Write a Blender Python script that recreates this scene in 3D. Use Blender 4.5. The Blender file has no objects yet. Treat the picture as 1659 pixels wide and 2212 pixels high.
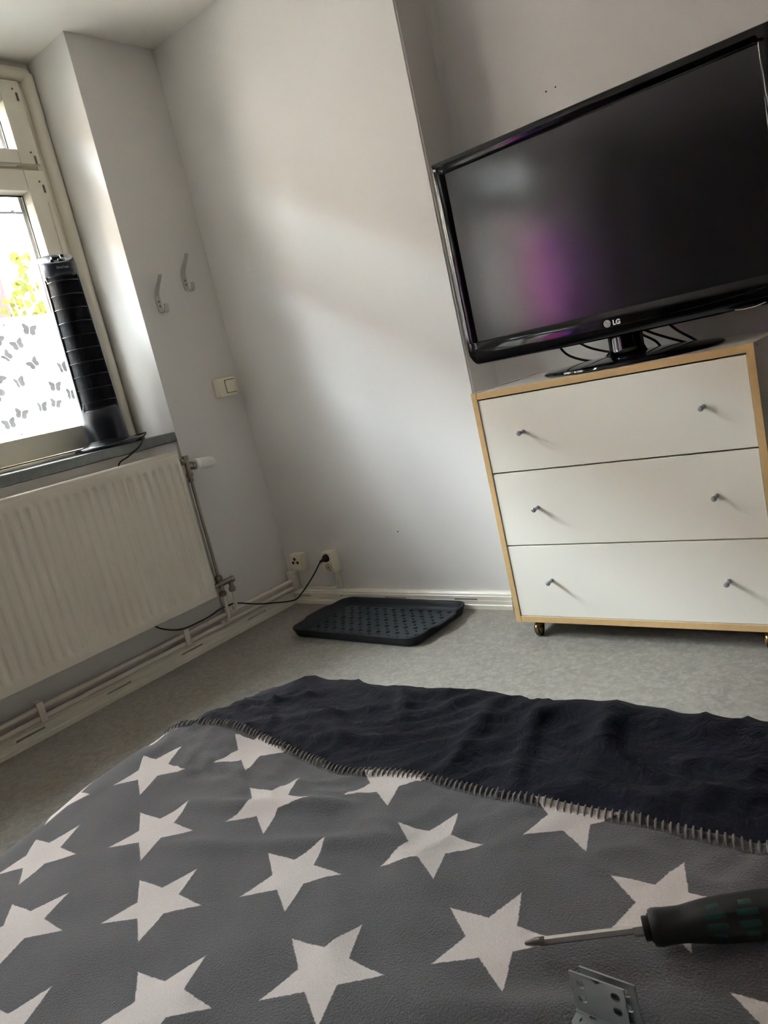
import bpy, bmesh, math, random
from mathutils import Vector, Matrix, noise

random.seed(7)
scene = bpy.context.scene
COL = scene.collection
PI = math.pi

# ------------------------------------------------------------------ camera
cam_data = bpy.data.cameras.new('camera')
cam = bpy.data.objects.new('camera', cam_data)
COL.objects.link(cam)
YAW, PITCH, ROLL = -0.7096774, -0.1855363, -0.2278143
fwd = Vector((math.sin(YAW) * math.cos(PITCH), math.cos(YAW) * math.cos(PITCH), math.sin(PITCH)))
rgt = Vector((math.cos(YAW), -math.sin(YAW), 0))
upv = rgt.cross(fwd)
r2 = rgt * math.cos(ROLL) + upv * math.sin(ROLL)
u2 = -rgt * math.sin(ROLL) + upv * math.cos(ROLL)
cm = Matrix((r2, u2, -fwd)).transposed().to_4x4()
cm.translation = (0, 0, 0.965)
cam.matrix_world = cm
cam_data.sensor_fit = 'VERTICAL'
cam_data.sensor_height = 36.0
cam_data.lens = 1634.6 / 2212 * 36.0
cam_data.clip_start = 0.02
scene.camera = cam

# ------------------------------------------------------------------ exposure
vs = scene.view_settings
vs.view_transform = 'Standard'
vs.look = 'None'
vs.gamma = 1.0
vs.exposure = 4.2
vs.use_curve_mapping = False
scene.cycles.use_denoising = True
scene.cycles.max_bounces = 14
scene.cycles.diffuse_bounces = 8
scene.cycles.glossy_bounces = 4
scene.cycles.transparent_max_bounces = 16
scene.cycles.transmission_bounces = 8
scene.cycles.caustics_reflective = False
scene.cycles.caustics_refractive = False
scene.cycles.sample_clamp_indirect = 8.0

# ------------------------------------------------------------------ sky: bright overcast, warm ground below the horizon
world = bpy.data.worlds.new('sky')
scene.world = world
world.use_nodes = True
wt = world.node_tree
wt.nodes.clear()
w_out = wt.nodes.new('ShaderNodeOutputWorld')
w_bg = wt.nodes.new('ShaderNodeBackground')
w_tc = wt.nodes.new('ShaderNodeTexCoord')
w_sep = wt.nodes.new('ShaderNodeSeparateXYZ')
w_rmp = wt.nodes.new('ShaderNodeValToRGB')
w_map = wt.nodes.new('ShaderNodeMapRange')
w_map.inputs[1].default_value = -1
w_map.inputs[2].default_value = 1
wt.links.new(w_tc.outputs['Generated'], w_sep.inputs[0])
wt.links.new(w_sep.outputs[2], w_map.inputs[0])
wt.links.new(w_map.outputs[0], w_rmp.inputs[0])
cr = w_rmp.color_ramp
cr.elements[0].position = 0.49
cr.elements[0].color = (0.20, 0.18, 0.15, 1)
cr.elements[1].position = 0.51
cr.elements[1].color = (0.39, 0.42, 0.455, 1)
ce = cr.elements.new(1.0)
ce.color = (1.62, 1.74, 1.92, 1)
wt.links.new(w_rmp.outputs[0], w_bg.inputs[0])
w_bg.inputs[1].default_value = 6.0
wt.links.new(w_bg.outputs[0], w_out.inputs[0])

# key heights and planes of the room (metres)
XL = -2.62          # face of the window wall
YB = 2.288          # face of the back wall beside the chimney breast edge
YR = 2.490          # face of the recessed back wall behind the chest
XE = -1.437         # edge between them
ZC = 2.425          # ceiling
XR, YF = 2.3, -3.5  # walls behind the camera
W1 = (0.10, 1.8856)
W2 = (-2.00, -0.25)


def portal(name, y0, y1):
    ld = bpy.data.lights.new(name, 'AREA')
    ld.shape = 'RECTANGLE'
    ld.size = 1.45
    ld.size_y = (y1 - y0)
    ld.cycles.is_portal = True
    o = bpy.data.objects.new(name, ld)
    COL.objects.link(o)
    d = Vector((1, 0, 0))
    o.rotation_euler = d.to_track_quat('-Z', 'Z').to_euler()
    o.location = (-3.03, (y0 + y1) / 2, 1.62)
    # local Y of the lamp stands upright, local X lies along the wall
    m = Matrix(((0, 0, -1), (1, 0, 0), (0, 1, 0))).to_4x4()
    m.translation = o.location
    o.matrix_world = m
    ld.size, ld.size_y = (y1 - y0), 1.45


portal('window_daylight', *W1)
portal('window_daylight.001', *W2)


# ================================================================== helpers
class MB:
    """collects shapes in one bmesh and links them as ONE mesh object"""

    def __init__(self):
        self.bm = bmesh.new()

    def box(self, x0, x1, y0, y1, z0, z1, bev=0.0, seg=2):
        m = Matrix.Translation(((x0 + x1) / 2, (y0 + y1) / 2, (z0 + z1) / 2)) @ Matrix.Diagonal((abs(x1 - x0), abs(y1 - y0), abs(z1 - z0), 1))
        g = bmesh.ops.create_cube(self.bm, size=1, matrix=m)
        if bev > 0:
            ed = list({e for v in g['verts'] for e in v.link_edges})
            bmesh.ops.bevel(self.bm, geom=ed, offset=bev, segments=seg, affect='EDGES', profile=0.5)
        return self

    def tube(self, pts, r, n=10, cap=True):
        pts = [Vector(p) for p in pts]
        rr = r if isinstance(r, (list, tuple)) else [r] * len(pts)
        rings = []
        prev = None
        for i, p in enumerate(pts):
            t = (pts[min(i + 1, len(pts) - 1)] - pts[max(i - 1, 0)]).normalized()
            if prev is None:
                a = Vector((0, 0, 1)) if abs(t.z) < 0.9 else Vector((1, 0, 0))
                nx = t.cross(a).normalized()
            else:
                nx = (prev - t * prev.dot(t)).normalized()
            prev = nx
            ny = t.cross(nx)
            rings.append([self.bm.verts.new(p + (nx * math.cos(2 * PI * k / n) + ny * math.sin(2 * PI * k / n)) * rr[i]) for k in range(n)])
        for a, b in zip(rings, rings[1:]):
            for k in range(n):
                self.bm.faces.new((a[k], a[(k + 1) % n], b[(k + 1) % n], b[k]))
        if cap:
            self.bm.faces.new(rings[0][::-1])
            self.bm.faces.new(rings[-1])
        return self

    def lathe(self, prof, n=32, m=None, cap=True):
        """prof: (radius, height) along local Z"""
        m = m or Matrix.Identity(4)
        rings = []
        for r, z in prof:
            rings.append([self.bm.verts.new(m @ Vector((r * math.cos(2 * PI * k / n), r * math.sin(2 * PI * k / n), z))) for k in range(n)])
        for a, b in zip(rings, rings[1:]):
            for k in range(n):
                self.bm.faces.new((a[k], a[(k + 1) % n], b[(k + 1) % n], b[k]))
        if cap:
            self.bm.faces.new(rings[0][::-1])
            self.bm.faces.new(rings[-1])
        return self

    def prism(self, poly, f0, f1):
        """poly of 2-D points; f0/f1 turn a point into the two end positions"""
        a = [self.bm.verts.new(f0(p)) for p in poly]
        b = [self.bm.verts.new(f1(p)) for p in poly]
        n = len(poly)
        self.bm.faces.new(a)
        self.bm.faces.new(b[::-1])
        for k in range(n):
            self.bm.faces.new((a[k], b[k], b[(k + 1) % n], a[(k + 1) % n]))
        return self

    def grid(self, P, nu, nv, uv=None):
        lay = self.bm.loops.layers.uv.new('UVMap') if uv else None
        vs_ = [[self.bm.verts.new(P(i, j)) for j in range(nv)] for i in range(nu)]
        for i in range(nu - 1):
            for j in range(nv - 1):
                f = self.bm.faces.new((vs_[i][j], vs_[i + 1][j], vs_[i + 1][j + 1], vs_[i][j + 1]))
                if uv:
                    for lp, (a, b) in zip(f.loops, ((i, j), (i + 1, j), (i + 1, j + 1), (i, j + 1))):
                        lp[lay].uv = uv(a, b)
        return self

    def build(self, name, mat, parent=None, smooth=35, fix=True):
        if fix:
            bmesh.ops.recalc_face_normals(self.bm, faces=self.bm.faces)
        me = bpy.data.meshes.new(name)
        self.bm.to_mesh(me)
        self.bm.free()
        if mat:
            me.materials.append(mat)
        if smooth:
            for p in me.polygons:
                p.use_smooth = True
            me.set_sharp_from_angle(angle=math.radians(smooth))
        o = bpy.data.objects.new(name, me)
        COL.objects.link(o)
        if parent:
            o.parent = parent
            o.matrix_parent_inverse = parent.matrix_world.inverted()
        return o


def empty(name, loc=(0, 0, 0)):
    o = bpy.data.objects.new(name, None)
    COL.objects.link(o)
    o.location = loc
    o.empty_display_size = 0.05
    o.matrix_world = Matrix.Translation(loc)
    return o


def tag(o, label=None, cat=None, group=None, kind=None):
    if label: o['label'] = label
    if cat: o['category'] = cat
    if group: o['group'] = group
    if kind: o['kind'] = kind
    return o


def thing(name, label, cat, loc=(0, 0, 0), group=None):
    return tag(empty(name, loc), label, cat, group)


def instance(src, name, parent, mat4):
    o = src.copy()
    o.name = name
    COL.objects.link(o)
    o.parent = parent
    if parent:
        o.matrix_parent_inverse = parent.matrix_world.inverted()
    o.matrix_world = mat4
    return o


def copy_tree(o, delta, parent=None):
    c = o.copy()
    COL.objects.link(c)
    if parent:
        c.parent = parent
        c.matrix_parent_inverse = o.matrix_parent_inverse.copy()
    else:
        c.location = o.location + Vector(delta)
    for ch in list(o.children):
        copy_tree(ch, delta, c)
    return c


def frame_from(z, origin):
    z = Vector(z).normalized()
    a = Vector((0, 0, 1)) if abs(z.z) < 0.9 else Vector((1, 0, 0))
    x = a.cross(z).normalized()
    y = z.cross(x)
    m = Matrix((x, y, z)).transposed().to_4x4()
    m.translation = Vector(origin)
    return m


def catmull(pts, n=8):
    pts = [Vector(p) for p in pts]
    P = [pts[0] * 2 - pts[1]] + pts + [pts[-1] * 2 - pts[-2]]
    out = []
    for i in range(1, len(P) - 2):
        p0, p1, p2, p3 = P[i - 1:i + 3]
        for k in range(n):
            t = k / n
            out.append(0.5 * ((2 * p1) + (p2 - p0) * t + (2 * p0 - 5 * p1 + 4 * p2 - p3) * t * t + (3 * p1 - p0 - 3 * p2 + p3) * t ** 3))
    out.append(pts[-1])
    return out


def text_mesh(body, size, depth, bold=0.0):
    cu = bpy.data.curves.new('lettering', 'FONT')
    cu.body = body
    cu.size = size
    cu.extrude = depth
    cu.offset = bold
    cu.align_x = 'CENTER'
    cu.resolution_u = 3
    t = bpy.data.objects.new('lettering', cu)
    COL.objects.link(t)
    dg = bpy.context.evaluated_depsgraph_get()
    me = bpy.data.meshes.new_from_object(t.evaluated_get(dg))
    bpy.data.objects.remove(t)
    bpy.data.curves.remove(cu)
    return me


def mesh_obj(name, me, mat, parent, m):
    me.materials.clear()
    me.materials.append(mat)
    o = bpy.data.objects.new(name, me)
    COL.objects.link(o)
    if parent:
        o.parent = parent
        o.matrix_parent_inverse = parent.matrix_world.inverted()
    o.matrix_world = m
    return o


# ================================================================== materials
class NT:
    def __init__(self, mat):
        mat.use_nodes = True
        self.t = mat.node_tree
        self.bsdf = self.t.nodes.get('Principled BSDF')
        self.out = self.t.nodes.get('Material Output')

    def n(self, kind, **kw):
        nd = self.t.nodes.new(kind)
        for k, v in kw.items():
            setattr(nd, k, v)
        return nd

    def link(self, a, b):
        self.t.links.new(a, b)

    def math(self, op, a, b=None, c=None, clamp=False):
        nd = self.n('ShaderNodeMath', operation=op, use_clamp=clamp)
        for i, v in enumerate((a, b, c)):
            if v is None: continue
            if isinstance(v, (int, float)):
                nd.inputs[i].default_value = v
            else:
                self.link(v, nd.inputs[i])
        return nd.outputs[0]

    def mix(self, fac, a, b):
        nd = self.n('ShaderNodeMix', data_type='RGBA')
        for s, v in ((nd.inputs[0], fac), (nd.inputs[6], a), (nd.inputs[7], b)):
            if isinstance(v, (int, float)):
                s.default_value = v
            elif isinstance(v, tuple):
                s.default_value = (*v, 1)
            else:
                self.link(v, s)
        return nd.outputs[2]

    def noise(self, scale, detail=3, rough=0.5, vec=None, dist=0.0):
        nd = self.n('ShaderNodeTexNoise')
        nd.inputs['Scale'].default_value = scale
        nd.inputs['Detail'].default_value = detail
        nd.inputs['Roughness'].default_value = rough
        nd.inputs['Distortion'].default_value = dist
        self.link(vec if vec is not None else self.obj(), nd.inputs['Vector'])
        return nd.outputs['Fac']

    def obj(self):
        if not hasattr(self, '_tc'):
            self._tc = self.n('ShaderNodeTexCoord')
        return self._tc.outputs['Object']

    def bump(self, h, strength=0.2, dist=0.001):
        nd = self.n('ShaderNodeBump')
        nd.inputs['Strength'].default_value = strength
        nd.inputs['Distance'].default_value = dist
        self.link(h, nd.inputs['Height'])
        self.link(nd.outputs[0], self.bsdf.inputs['Normal'])


def lin(c):
    return tuple(((v / 255) / 12.92 if v / 255 <= 0.04045 else ((v / 255 + 0.055) / 1.055) ** 2.4) for v in c)


def mat(name, rgb, rough=0.5, metal=0.0, spec=0.5, var=0.0, vscale=8, bump=0.0, bscale=200, bdist=0.001, coat=0.0, sheen=0.0):
    m = bpy.data.materials.new(name)
    t = NT(m)
    b = t.bsdf
    c = lin(rgb)
    if var > 0:
        f = t.noise(vscale, 4, 0.6)
        t.link(t.mix(f, tuple(v * (1 - var) for v in c), tuple(min(1, v * (1 + var)) for v in c)), b.inputs['Base Color'])
    else:
        b.inputs['Base Color'].default_value = (*c, 1)
    b.inputs['Roughness'].default_value = rough
    b.inputs['Metallic'].default_value = metal
    b.inputs['Specular IOR Level'].default_value = spec
    b.inputs['Coat Weight'].default_value = coat
    if sheen:
        b.inputs['Sheen Weight'].default_value = sheen
        b.inputs['Sheen Roughness'].default_value = 0.5
    if bump > 0:
        t.bump(t.noise(bscale, 3, 0.6), bump, bdist)
    return m


M = {}
M['wall'] = mat('white_wall_paint', (217, 214, 211), 0.6, spec=0.3, var=0.015, vscale=3, bump=0.10, bscale=260, bdist=0.0008)
M['wall_brown'] = mat('brown_bounce_cut', (88, 76, 66), 0.7, spec=0.3, var=0.02, vscale=3)  # for the unseen walls only, dark tone made up to reduce bounced light
M['ceiling'] = mat('ceiling_paint', (228, 224, 217), 0.7, spec=0.3, var=0.015, vscale=3, bump=0.06, bscale=200)
M['gloss_white'] = mat('white_gloss_paint', (222, 217, 203), 0.30, spec=0.5, var=0.03, vscale=14, bump=0.04, bscale=60)
M['window_paint'] = mat('cream_window_paint', (222, 216, 200), 0.32, spec=0.5, var=0.03, vscale=20, bump=0.04, bscale=50)
M['radiator'] = mat('radiator_enamel', (218, 211, 196), 0.33, spec=0.5, var=0.015, vscale=6)
M['pipe_paint'] = mat('pipe_paint', (224, 214, 200), 0.35, spec=0.5, var=0.04, vscale=25, bump=0.1, bscale=60)
M['brass'] = mat('dull_nickel_brass', (152, 142, 128), 0.38, metal=0.9, var=0.2, vscale=70)
M['chrome'] = mat('bright_steel', (214, 212, 208), 0.24, metal=0.7, var=0.06, vscale=60)
M['steel_dark'] = mat('dark_steel', (120, 116, 110), 0.3, metal=1.0, var=0.1, vscale=80)
M['zinc'] = mat('zinc_plated_steel', (168, 176, 178), 0.38, metal=0.85, var=0.18, vscale=60, bump=0.06, bscale=300)
M['black_gloss'] = mat('black_gloss_plastic', (6, 6, 8), 0.07, spec=0.4)
M['black_soft'] = mat('black_plastic', (14, 14, 16), 0.35, spec=0.4)
M['fan_black'] = mat('fan_plastic', (17, 20, 31), 0.28, spec=0.5)
M['fan_grille'] = mat('fan_grille_plastic', (12, 14, 24), 0.35, spec=0.4)
M['fan_top'] = mat('fan_top_panel', (120, 122, 126), 0.16, spec=0.6, metal=0.4)
M['cord'] = mat('black_cord_rubber', (9, 9, 10), 0.4)
M['cream'] = mat('cream_plastic', (226, 220, 200), 0.35, spec=0.5, var=0.02, vscale=30)
M['beige'] = mat('beige_socket_plastic', (196, 186, 160), 0.4)
M['white_plastic'] = mat('white_plastic', (224, 222, 218), 0.3)
M['knob'] = mat('grey_knob_metal', (150, 150, 155), 0.35, metal=0.25)
M['fan_base'] = mat('fan_base_plastic', (12, 13, 18), 0.22, spec=0.4)
M['hook'] = mat('painted_aluminium', (180, 178, 172), 0.35, metal=0.3)
M['laminate'] = mat('white_laminate', (240, 237, 226), 0.42, spec=0.4, var=0.01, vscale=5, bump=0.03, bscale=400)
M['laminate_side'] = mat('pale_grey_laminate', (214, 210, 203), 0.42, spec=0.4)
M['dark_hole'] = mat('dark_hollow', (24, 18, 14), 0.8)
M['grey_mark'] = mat('grey_print', (88, 88, 90), 0.5)
M['letter'] = mat('silver_lettering', (225, 225, 228), 0.4)
M['fan_letter'] = mat('fan_lettering', (150, 152, 154), 0.4)
M['emblem'] = mat('emblem_grey', (185, 184, 186), 0.35)
M['emblem_line'] = mat('emblem_line', (92, 90, 94), 0.4)
M['tray'] = mat('tray_rubber_plastic', (26, 31, 37), 0.5, spec=0.35, var=0.08, vscale=30, bump=0.08, bscale=400)
M['tray_mat'] = mat('tray_inside_plastic', (56, 63, 68), 0.55, spec=0.35, var=0.1, vscale=25, bump=0.08, bscale=400)
M['slat'] = mat('blind_slat_aluminium', (214, 220, 224), 0.35, metal=0.2)
M['handle_black'] = mat('screwdriver_handle_plastic', (22, 23, 23), 0.42, var=0.35, vscale=90, bump=0.1, bscale=300)
M['handle_green'] = mat('screwdriver_green_plastic', (10, 58, 54), 0.42, var=0.2, vscale=120)
M['thread'] = mat('grey_yarn', (120, 118, 114), 0.9, var=0.2, vscale=200)
M['wood_frame'] = mat('bed_frame_wood', (120, 92, 64), 0.5, var=0.2, vscale=12)
M['mattress'] = mat('mattress_fabric', (200, 198, 192), 0.9)
M['house'] = mat('house_render_beige', (152, 138, 124), 0.9, var=0.04, vscale=2)
M['house_pink'] = mat('house_render_pink', (42, 34, 33), 1.0, spec=0.0, var=0.04, vscale=2)
M['roof'] = mat('roof_tile', (128, 78, 60), 0.8, var=0.2, vscale=9)
M['ground'] = mat('garden_ground', (122, 114, 106), 0.95, var=0.2, vscale=1.5)
M['bark'] = mat('brown_twig', (92, 62, 40), 0.9, var=0.2, vscale=30)
M['wardrobe'] = mat('dark_wood', (30, 26, 25), 0.4, var=0.2, vscale=6)


def make_wood():
    m = bpy.data.materials.new('beech_edge_band')
    t = NT(m)
    mp = t.n('ShaderNodeMapping')
    mp.inputs['Scale'].default_value = (30, 30, 30)
    t.link(t.obj(), mp.inputs[0])
    f = t.noise(1.2, 5, 0.62, mp.outputs[0], 1.2)
    g = t.noise(5, 2, 0.5)
    c = t.mix(f, lin((198, 162, 108)), lin((228, 194, 142)))
    t.link(t.mix(t.math('MULTIPLY', g, 0.35), c, lin((210, 172, 118))), t.bsdf.inputs['Base Color'])
    t.bsdf.inputs['Roughness'].default_value = 0.4
    return m


M['beech'] = make_wood()


def make_floor():
    m = bpy.data.materials.new('grey_marbled_linoleum')
    t = NT(m)
    f1 = t.noise(9, 6, 0.68, None, 1.4)
    f2 = t.noise(46, 5, 0.65, None, 1.0)
    f3 = t.noise(2.2, 2, 0.5)
    a = t.mix(f1, lin((107, 103, 98)), lin((151, 146, 138)))
    b = t.mix(t.math('MULTIPLY', t.math('SUBTRACT', f2, 0.42, clamp=True), 2.6, clamp=True), a, lin((171, 166, 155)))
    c = t.mix(t.math('MULTIPLY', f3, 0.3), b, lin((118, 116, 110)))
    t.link(c, t.bsdf.inputs['Base Color'])
    t.bsdf.inputs['Roughness'].default_value = 0.48
    t.bsdf.inputs['Specular IOR Level'].default_value = 0.4
    t.bump(f2, 0.06, 0.001)
    return m


M['floor'] = make_floor()


def make_slate():
    m = bpy.data.materials.new('grey_slate')
    t = NT(m)
    f = t.noise(30, 5, 0.65, None, 0.8)
    t.link(t.mix(f, lin((84, 88, 88)), lin((132, 136, 133))), t.bsdf.inputs['Base Color'])
    t.bsdf.inputs['Roughness'].default_value = 0.36
    t.bump(t.noise(90, 4), 0.2, 0.001)
    return m


M['slate'] = make_slate()


def make_glass(name, tint=(1, 1, 1), gloss=0.06):
    m = bpy.data.materials.new(name)
    t = NT(m)
    tr = t.n('ShaderNodeBsdfTransparent')
    tr.inputs[0].default_value = (*tint, 1)
    gl = t.n('ShaderNodeBsdfGlossy')
    gl.inputs['Roughness'].default_value = 0.02
    lw = t.n('ShaderNodeLayerWeight')
    lw.inputs[0].default_value = 0.15
    mx = t.n('ShaderNodeMixShader')
    t.link(t.math('ADD', t.math('MULTIPLY', lw.outputs['Fresnel'], 0.6), gloss * 0.3, clamp=True), mx.inputs[0])
    t.link(tr.outputs[0], mx.inputs[1])
    t.link(gl.outputs[0], mx.inputs[2])
    t.link(mx.outputs[0], t.out.inputs[0])
    return m


M['glass'] = make_glass('window_glass', (0.96, 0.97, 0.96))


def make_translucent(name, rgb, trans=0.85, clear=0.0, diff=0.3):
    m = bpy.data.materials.new(name)
    t = NT(m)
    tl = t.n('ShaderNodeBsdfTranslucent')
    tl.inputs[0].default_value = (*[v * trans for v in rgb], 1)
    df = t.n('ShaderNodeBsdfDiffuse')
    df.inputs[0].default_value = (*rgb, 1)
    m1 = t.n('ShaderNodeMixShader')
    m1.inputs[0].default_value = diff
    t.link(tl.outputs[0], m1.inputs[1])
    t.link(df.outputs[0], m1.inputs[2])
    src = m1
    if clear > 0:
        tr = t.n('ShaderNodeBsdfTransparent')
        m2 = t.n('ShaderNodeMixShader')
        m2.inputs[0].default_value = clear
        t.link(m1.outputs[0], m2.inputs[1])
        t.link(tr.outputs[0], m2.inputs[2])
        src = m2
    t.link(src.outputs[0], t.out.inputs[0])
    return m


M['film'] = make_translucent('frosted_window_film', (0.86, 0.85, 0.84), 1.0, 0.06, 0.25)
M['film_print'] = make_translucent('grey_film_print', (0.085, 0.085, 0.083), 1.0, 0.0, 0.35)
M['leaf_a'] = make_translucent('yellow_green_leaf', (0.042, 0.039, 0.0085), 1.0, 0, 0.5)
M['leaf_b'] = make_translucent('green_leaf', (0.026, 0.027, 0.0065), 1.0, 0, 0.5)
M['curtain'] = make_translucent('magenta_sheer', (0.36, 0.042, 0.23), 1.0, 0.03, 0.2)
M['curtain_b'] = make_translucent('violet_sheer', (0.145, 0.05, 0.32), 1.0, 0.03, 0.2)


def make_screen():
    m = bpy.data.materials.new('matte_lcd_panel')
    t = NT(m)
    t.bsdf.inputs['Base Color'].default_value = (0.010, 0.010, 0.012, 1)
    t.bsdf.inputs['Roughness'].default_value = 0.15
    t.bsdf.inputs['Specular IOR Level'].default_value = 0.9
    return m


M['screen'] = make_screen()


def make_navy():
    m = bpy.data.materials.new('navy_cotton')
    t = NT(m)
    f = t.noise(7, 4, 0.6)
    t.link(t.mix(f, lin((14, 16, 30)), lin((22, 24, 40))), t.bsdf.inputs['Base Color'])
    t.bsdf.inputs['Roughness'].default_value = 0.85
    t.bsdf.inputs['Specular IOR Level'].default_value = 0.2
    t.bsdf.inputs['Sheen Weight'].default_value = 0.03
    t.bsdf.inputs['Sheen Roughness'].default_value = 0.5
    h = t.math('ADD', t.math('MULTIPLY', t.noise(34, 6, 0.66, None, 1.6), 1.0), t.math('MULTIPLY', t.noise(900, 2), 0.05))
    t.bump(h, 0.7, 0.007)
    return m


M['navy'] = make_navy()

# star print: centred rectangular lattice, in the blanket's own flat coordinates (its UV map, metres)
STAR_R, STAR_IN = 0.0485, 0.42
PX, PY = 0.2055, 0.150


def make_star_fleece():
    m = bpy.data.materials.new('grey_star_fleece')
    t = NT(m)
    uvn = t.n('ShaderNodeUVMap')
    uvn.uv_map = 'UVMap'
    mp = t.n('ShaderNodeMapping', vector_type='TEXTURE')
    mp.inputs['Location'].default_value = (-0.5150, 0.3640, 0)
    mp.inputs['Rotation'].default_value = (0, 0, math.radians(2.0))
    t.link(uvn.outputs[0], mp.inputs[0])
    # the pile blurs the edge of the print a little
    wob = t.n('ShaderNodeTexNoise')
    wob.inputs['Scale'].default_value = 420
    wob.inputs['Detail'].default_value = 2
    t.link(uvn.outputs[0], wob.inputs['Vector'])
    sp = t.n('ShaderNodeSeparateXYZ')
    t.link(mp.outputs[0], sp.inputs[0])
    sw = t.n('ShaderNodeSeparateColor')
    t.link(wob.outputs['Color'], sw.inputs[0])
    X = t.math('ADD', sp.outputs[0], t.math('MULTIPLY', t.math('SUBTRACT', sw.outputs[0], 0.5), 0.0022))
    Y = t.math('ADD', sp.outputs[1], t.math('MULTIPLY', t.math('SUBTRACT', sw.outputs[1], 0.5), 0.0022))
    d36 = math.radians(36)
    nx, ny = STAR_R * STAR_IN * math.sin(d36), STAR_R - STAR_R * STAR_IN * math.cos(d36)
    ln = math.hypot(nx, ny)
    nx, ny = nx / ln, ny / ln
    masks = []
    for ox, oy in ((0, 0), (PX / 2, PY / 2)):
        x = t.math('SUBTRACT', t.math('WRAP', t.math('ADD', X, ox), PX / 2, -PX / 2), 0.0)
        y = t.math('WRAP', t.math('ADD', Y, oy), PY / 2, -PY / 2)
        r = t.math('SQRT', t.math('ADD', t.math('MULTIPLY', x, x), t.math('MULTIPLY', y, y)))
        a = t.math('ARCTAN2', x, y)
        fa = t.math('ABSOLUTE', t.math('WRAP', a, d36, -d36))
        q = t.math('ADD', t.math('MULTIPLY', t.math('MULTIPLY', r, t.math('COSINE', fa)), nx), t.math('MULTIPLY', t.math('MULTIPLY', r, t.math('SINE', fa)), ny))
        sd = t.math('SUBTRACT', nx * STAR_R, q)
        masks.append(t.math('MULTIPLY', t.math('ADD', sd, 0.0004), 1200, clamp=True))
    star = t.math('MAXIMUM', masks[0], masks[1])
    fz = t.n('ShaderNodeTexNoise')
    fz.inputs['Scale'].default_value = 560
    fz.inputs['Detail'].default_value = 3
    fz.inputs['Roughness'].default_value = 0.65
    t.link(uvn.outputs[0], fz.inputs['Vector'])
    fz2 = t.n('ShaderNodeTexNoise')
    fz2.inputs['Scale'].default_value = 22
    fz2.inputs['Detail'].default_value = 3
    t.link(uvn.outputs[0], fz2.inputs['Vector'])
    g = t.mix(fz.outputs[0], lin((48, 50, 53)), lin((98, 100, 103)))
    g = t.mix(t.math('MULTIPLY', fz2.outputs[0], 0.35), g, lin((64, 66, 69)))
    wcol = t.mix(fz.outputs[0], lin((214, 207, 202)), lin((240, 234, 230)))
    t.link(t.mix(star, g, wcol), t.bsdf.inputs['Base Color'])
    t.bsdf.inputs['Roughness'].default_value = 0.95
    t.bsdf.inputs['Specular IOR Level'].default_value = 0.1
    t.bsdf.inputs['Sheen Weight'].default_value = 0.4
    t.bsdf.inputs['Sheen Roughness'].default_value = 0.6
    t.bump(t.math('ADD', fz.outputs[0], t.math('MULTIPLY', fz2.outputs[0], 0.6)), 0.8, 0.0024)
    return m


M['fleece'] = make_star_fleece()


# ================================================================== the room
def struct(mb, name, m, smooth=0):
    o = mb.build(name, m, None, smooth)
    o['kind'] = 'structure'
    return o


struct(MB().box(-3.0, XR + 0.2, YF - 0.2, 2.8, -0.12, 0.0), 'floor', M['floor'])
struct(MB().box(-3.06, XR + 0.2, YF - 0.2, 2.8, ZC, ZC + 0.15), 'ceiling', M['ceiling'])

b = MB()
b.box(-3.0, XL, W1[1], 2.8, 0.0, ZC, 0)
b.box(-3.0, XL, W2[1], W1[0], 0, ZC)
b.box(-3.0, XL, YF - 0.2, W2[0], 0, ZC)
for w in (W1, W2):
    b.box(-3.0, XL - 0.012, w[0], w[1], 0, 0.858)
    b.box(-3.0, -2.905, w[0], w[1], 2.36, ZC)
wall_left = struct(b, 'wall_left', M['wall'])

b = MB()
b.box(XL, XE, YB, 2.8, 0, ZC)
ed = [e for e in b.bm.edges if all(abs(v.co.x - XE) < 1e-4 and abs(v.co.y - YB) < 1e-4 for v in e.verts)]
bmesh.ops.bevel(b.bm, geom=ed, offset=0.006, segments=3, affect='EDGES')
wall_back = struct(b, 'wall_back', M['wall'], 30)
b = MB()
b.box(XE, XR, YR, 2.8, 0, ZC)
wall_rec = struct(b, 'wall_recess', M['wall'])
# a cove of plaster softens the inner corner of the recess
struct(MB().prism([(XE, YR), (XE + 0.022, YR), (XE + 0.012, YR - 0.004), (XE + 0.004, YR - 0.012), (XE, YR - 0.022)],
                  lambda p: (p[0], p[1], 0.0), lambda p: (p[0], p[1], ZC)), 'trim_1', M['wall'], 60)
struct(MB().box(XR, XR + 0.2, YF - 0.2, 2.8, 0, ZC), 'wall_right', M['wall_brown'])
struct(MB().box(XL, XR, YF - 0.2, YF, 0, ZC), 'wall_rear', M['wall_brown'])


def disc(name, parent, c, nrm, r, m):
    return MB().lathe([(r, 0), (r, 0.0012)], 10, frame_from(nrm, c)).build(name, m, parent)


for x, z, r in ((-1.076, 1.688, 0.0028), (-1.043, 1.689, 0.0025)):
    disc('nail_hole', wall_rec, (x, YR - 0.0006, z), (0, -1, 0), r, M['dark_hole'])
disc('nail_hole', wall_back, (-1.916, YB - 0.0006, 0.314), (0, -1, 0), 0.003, M['grey_mark'])


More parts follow.
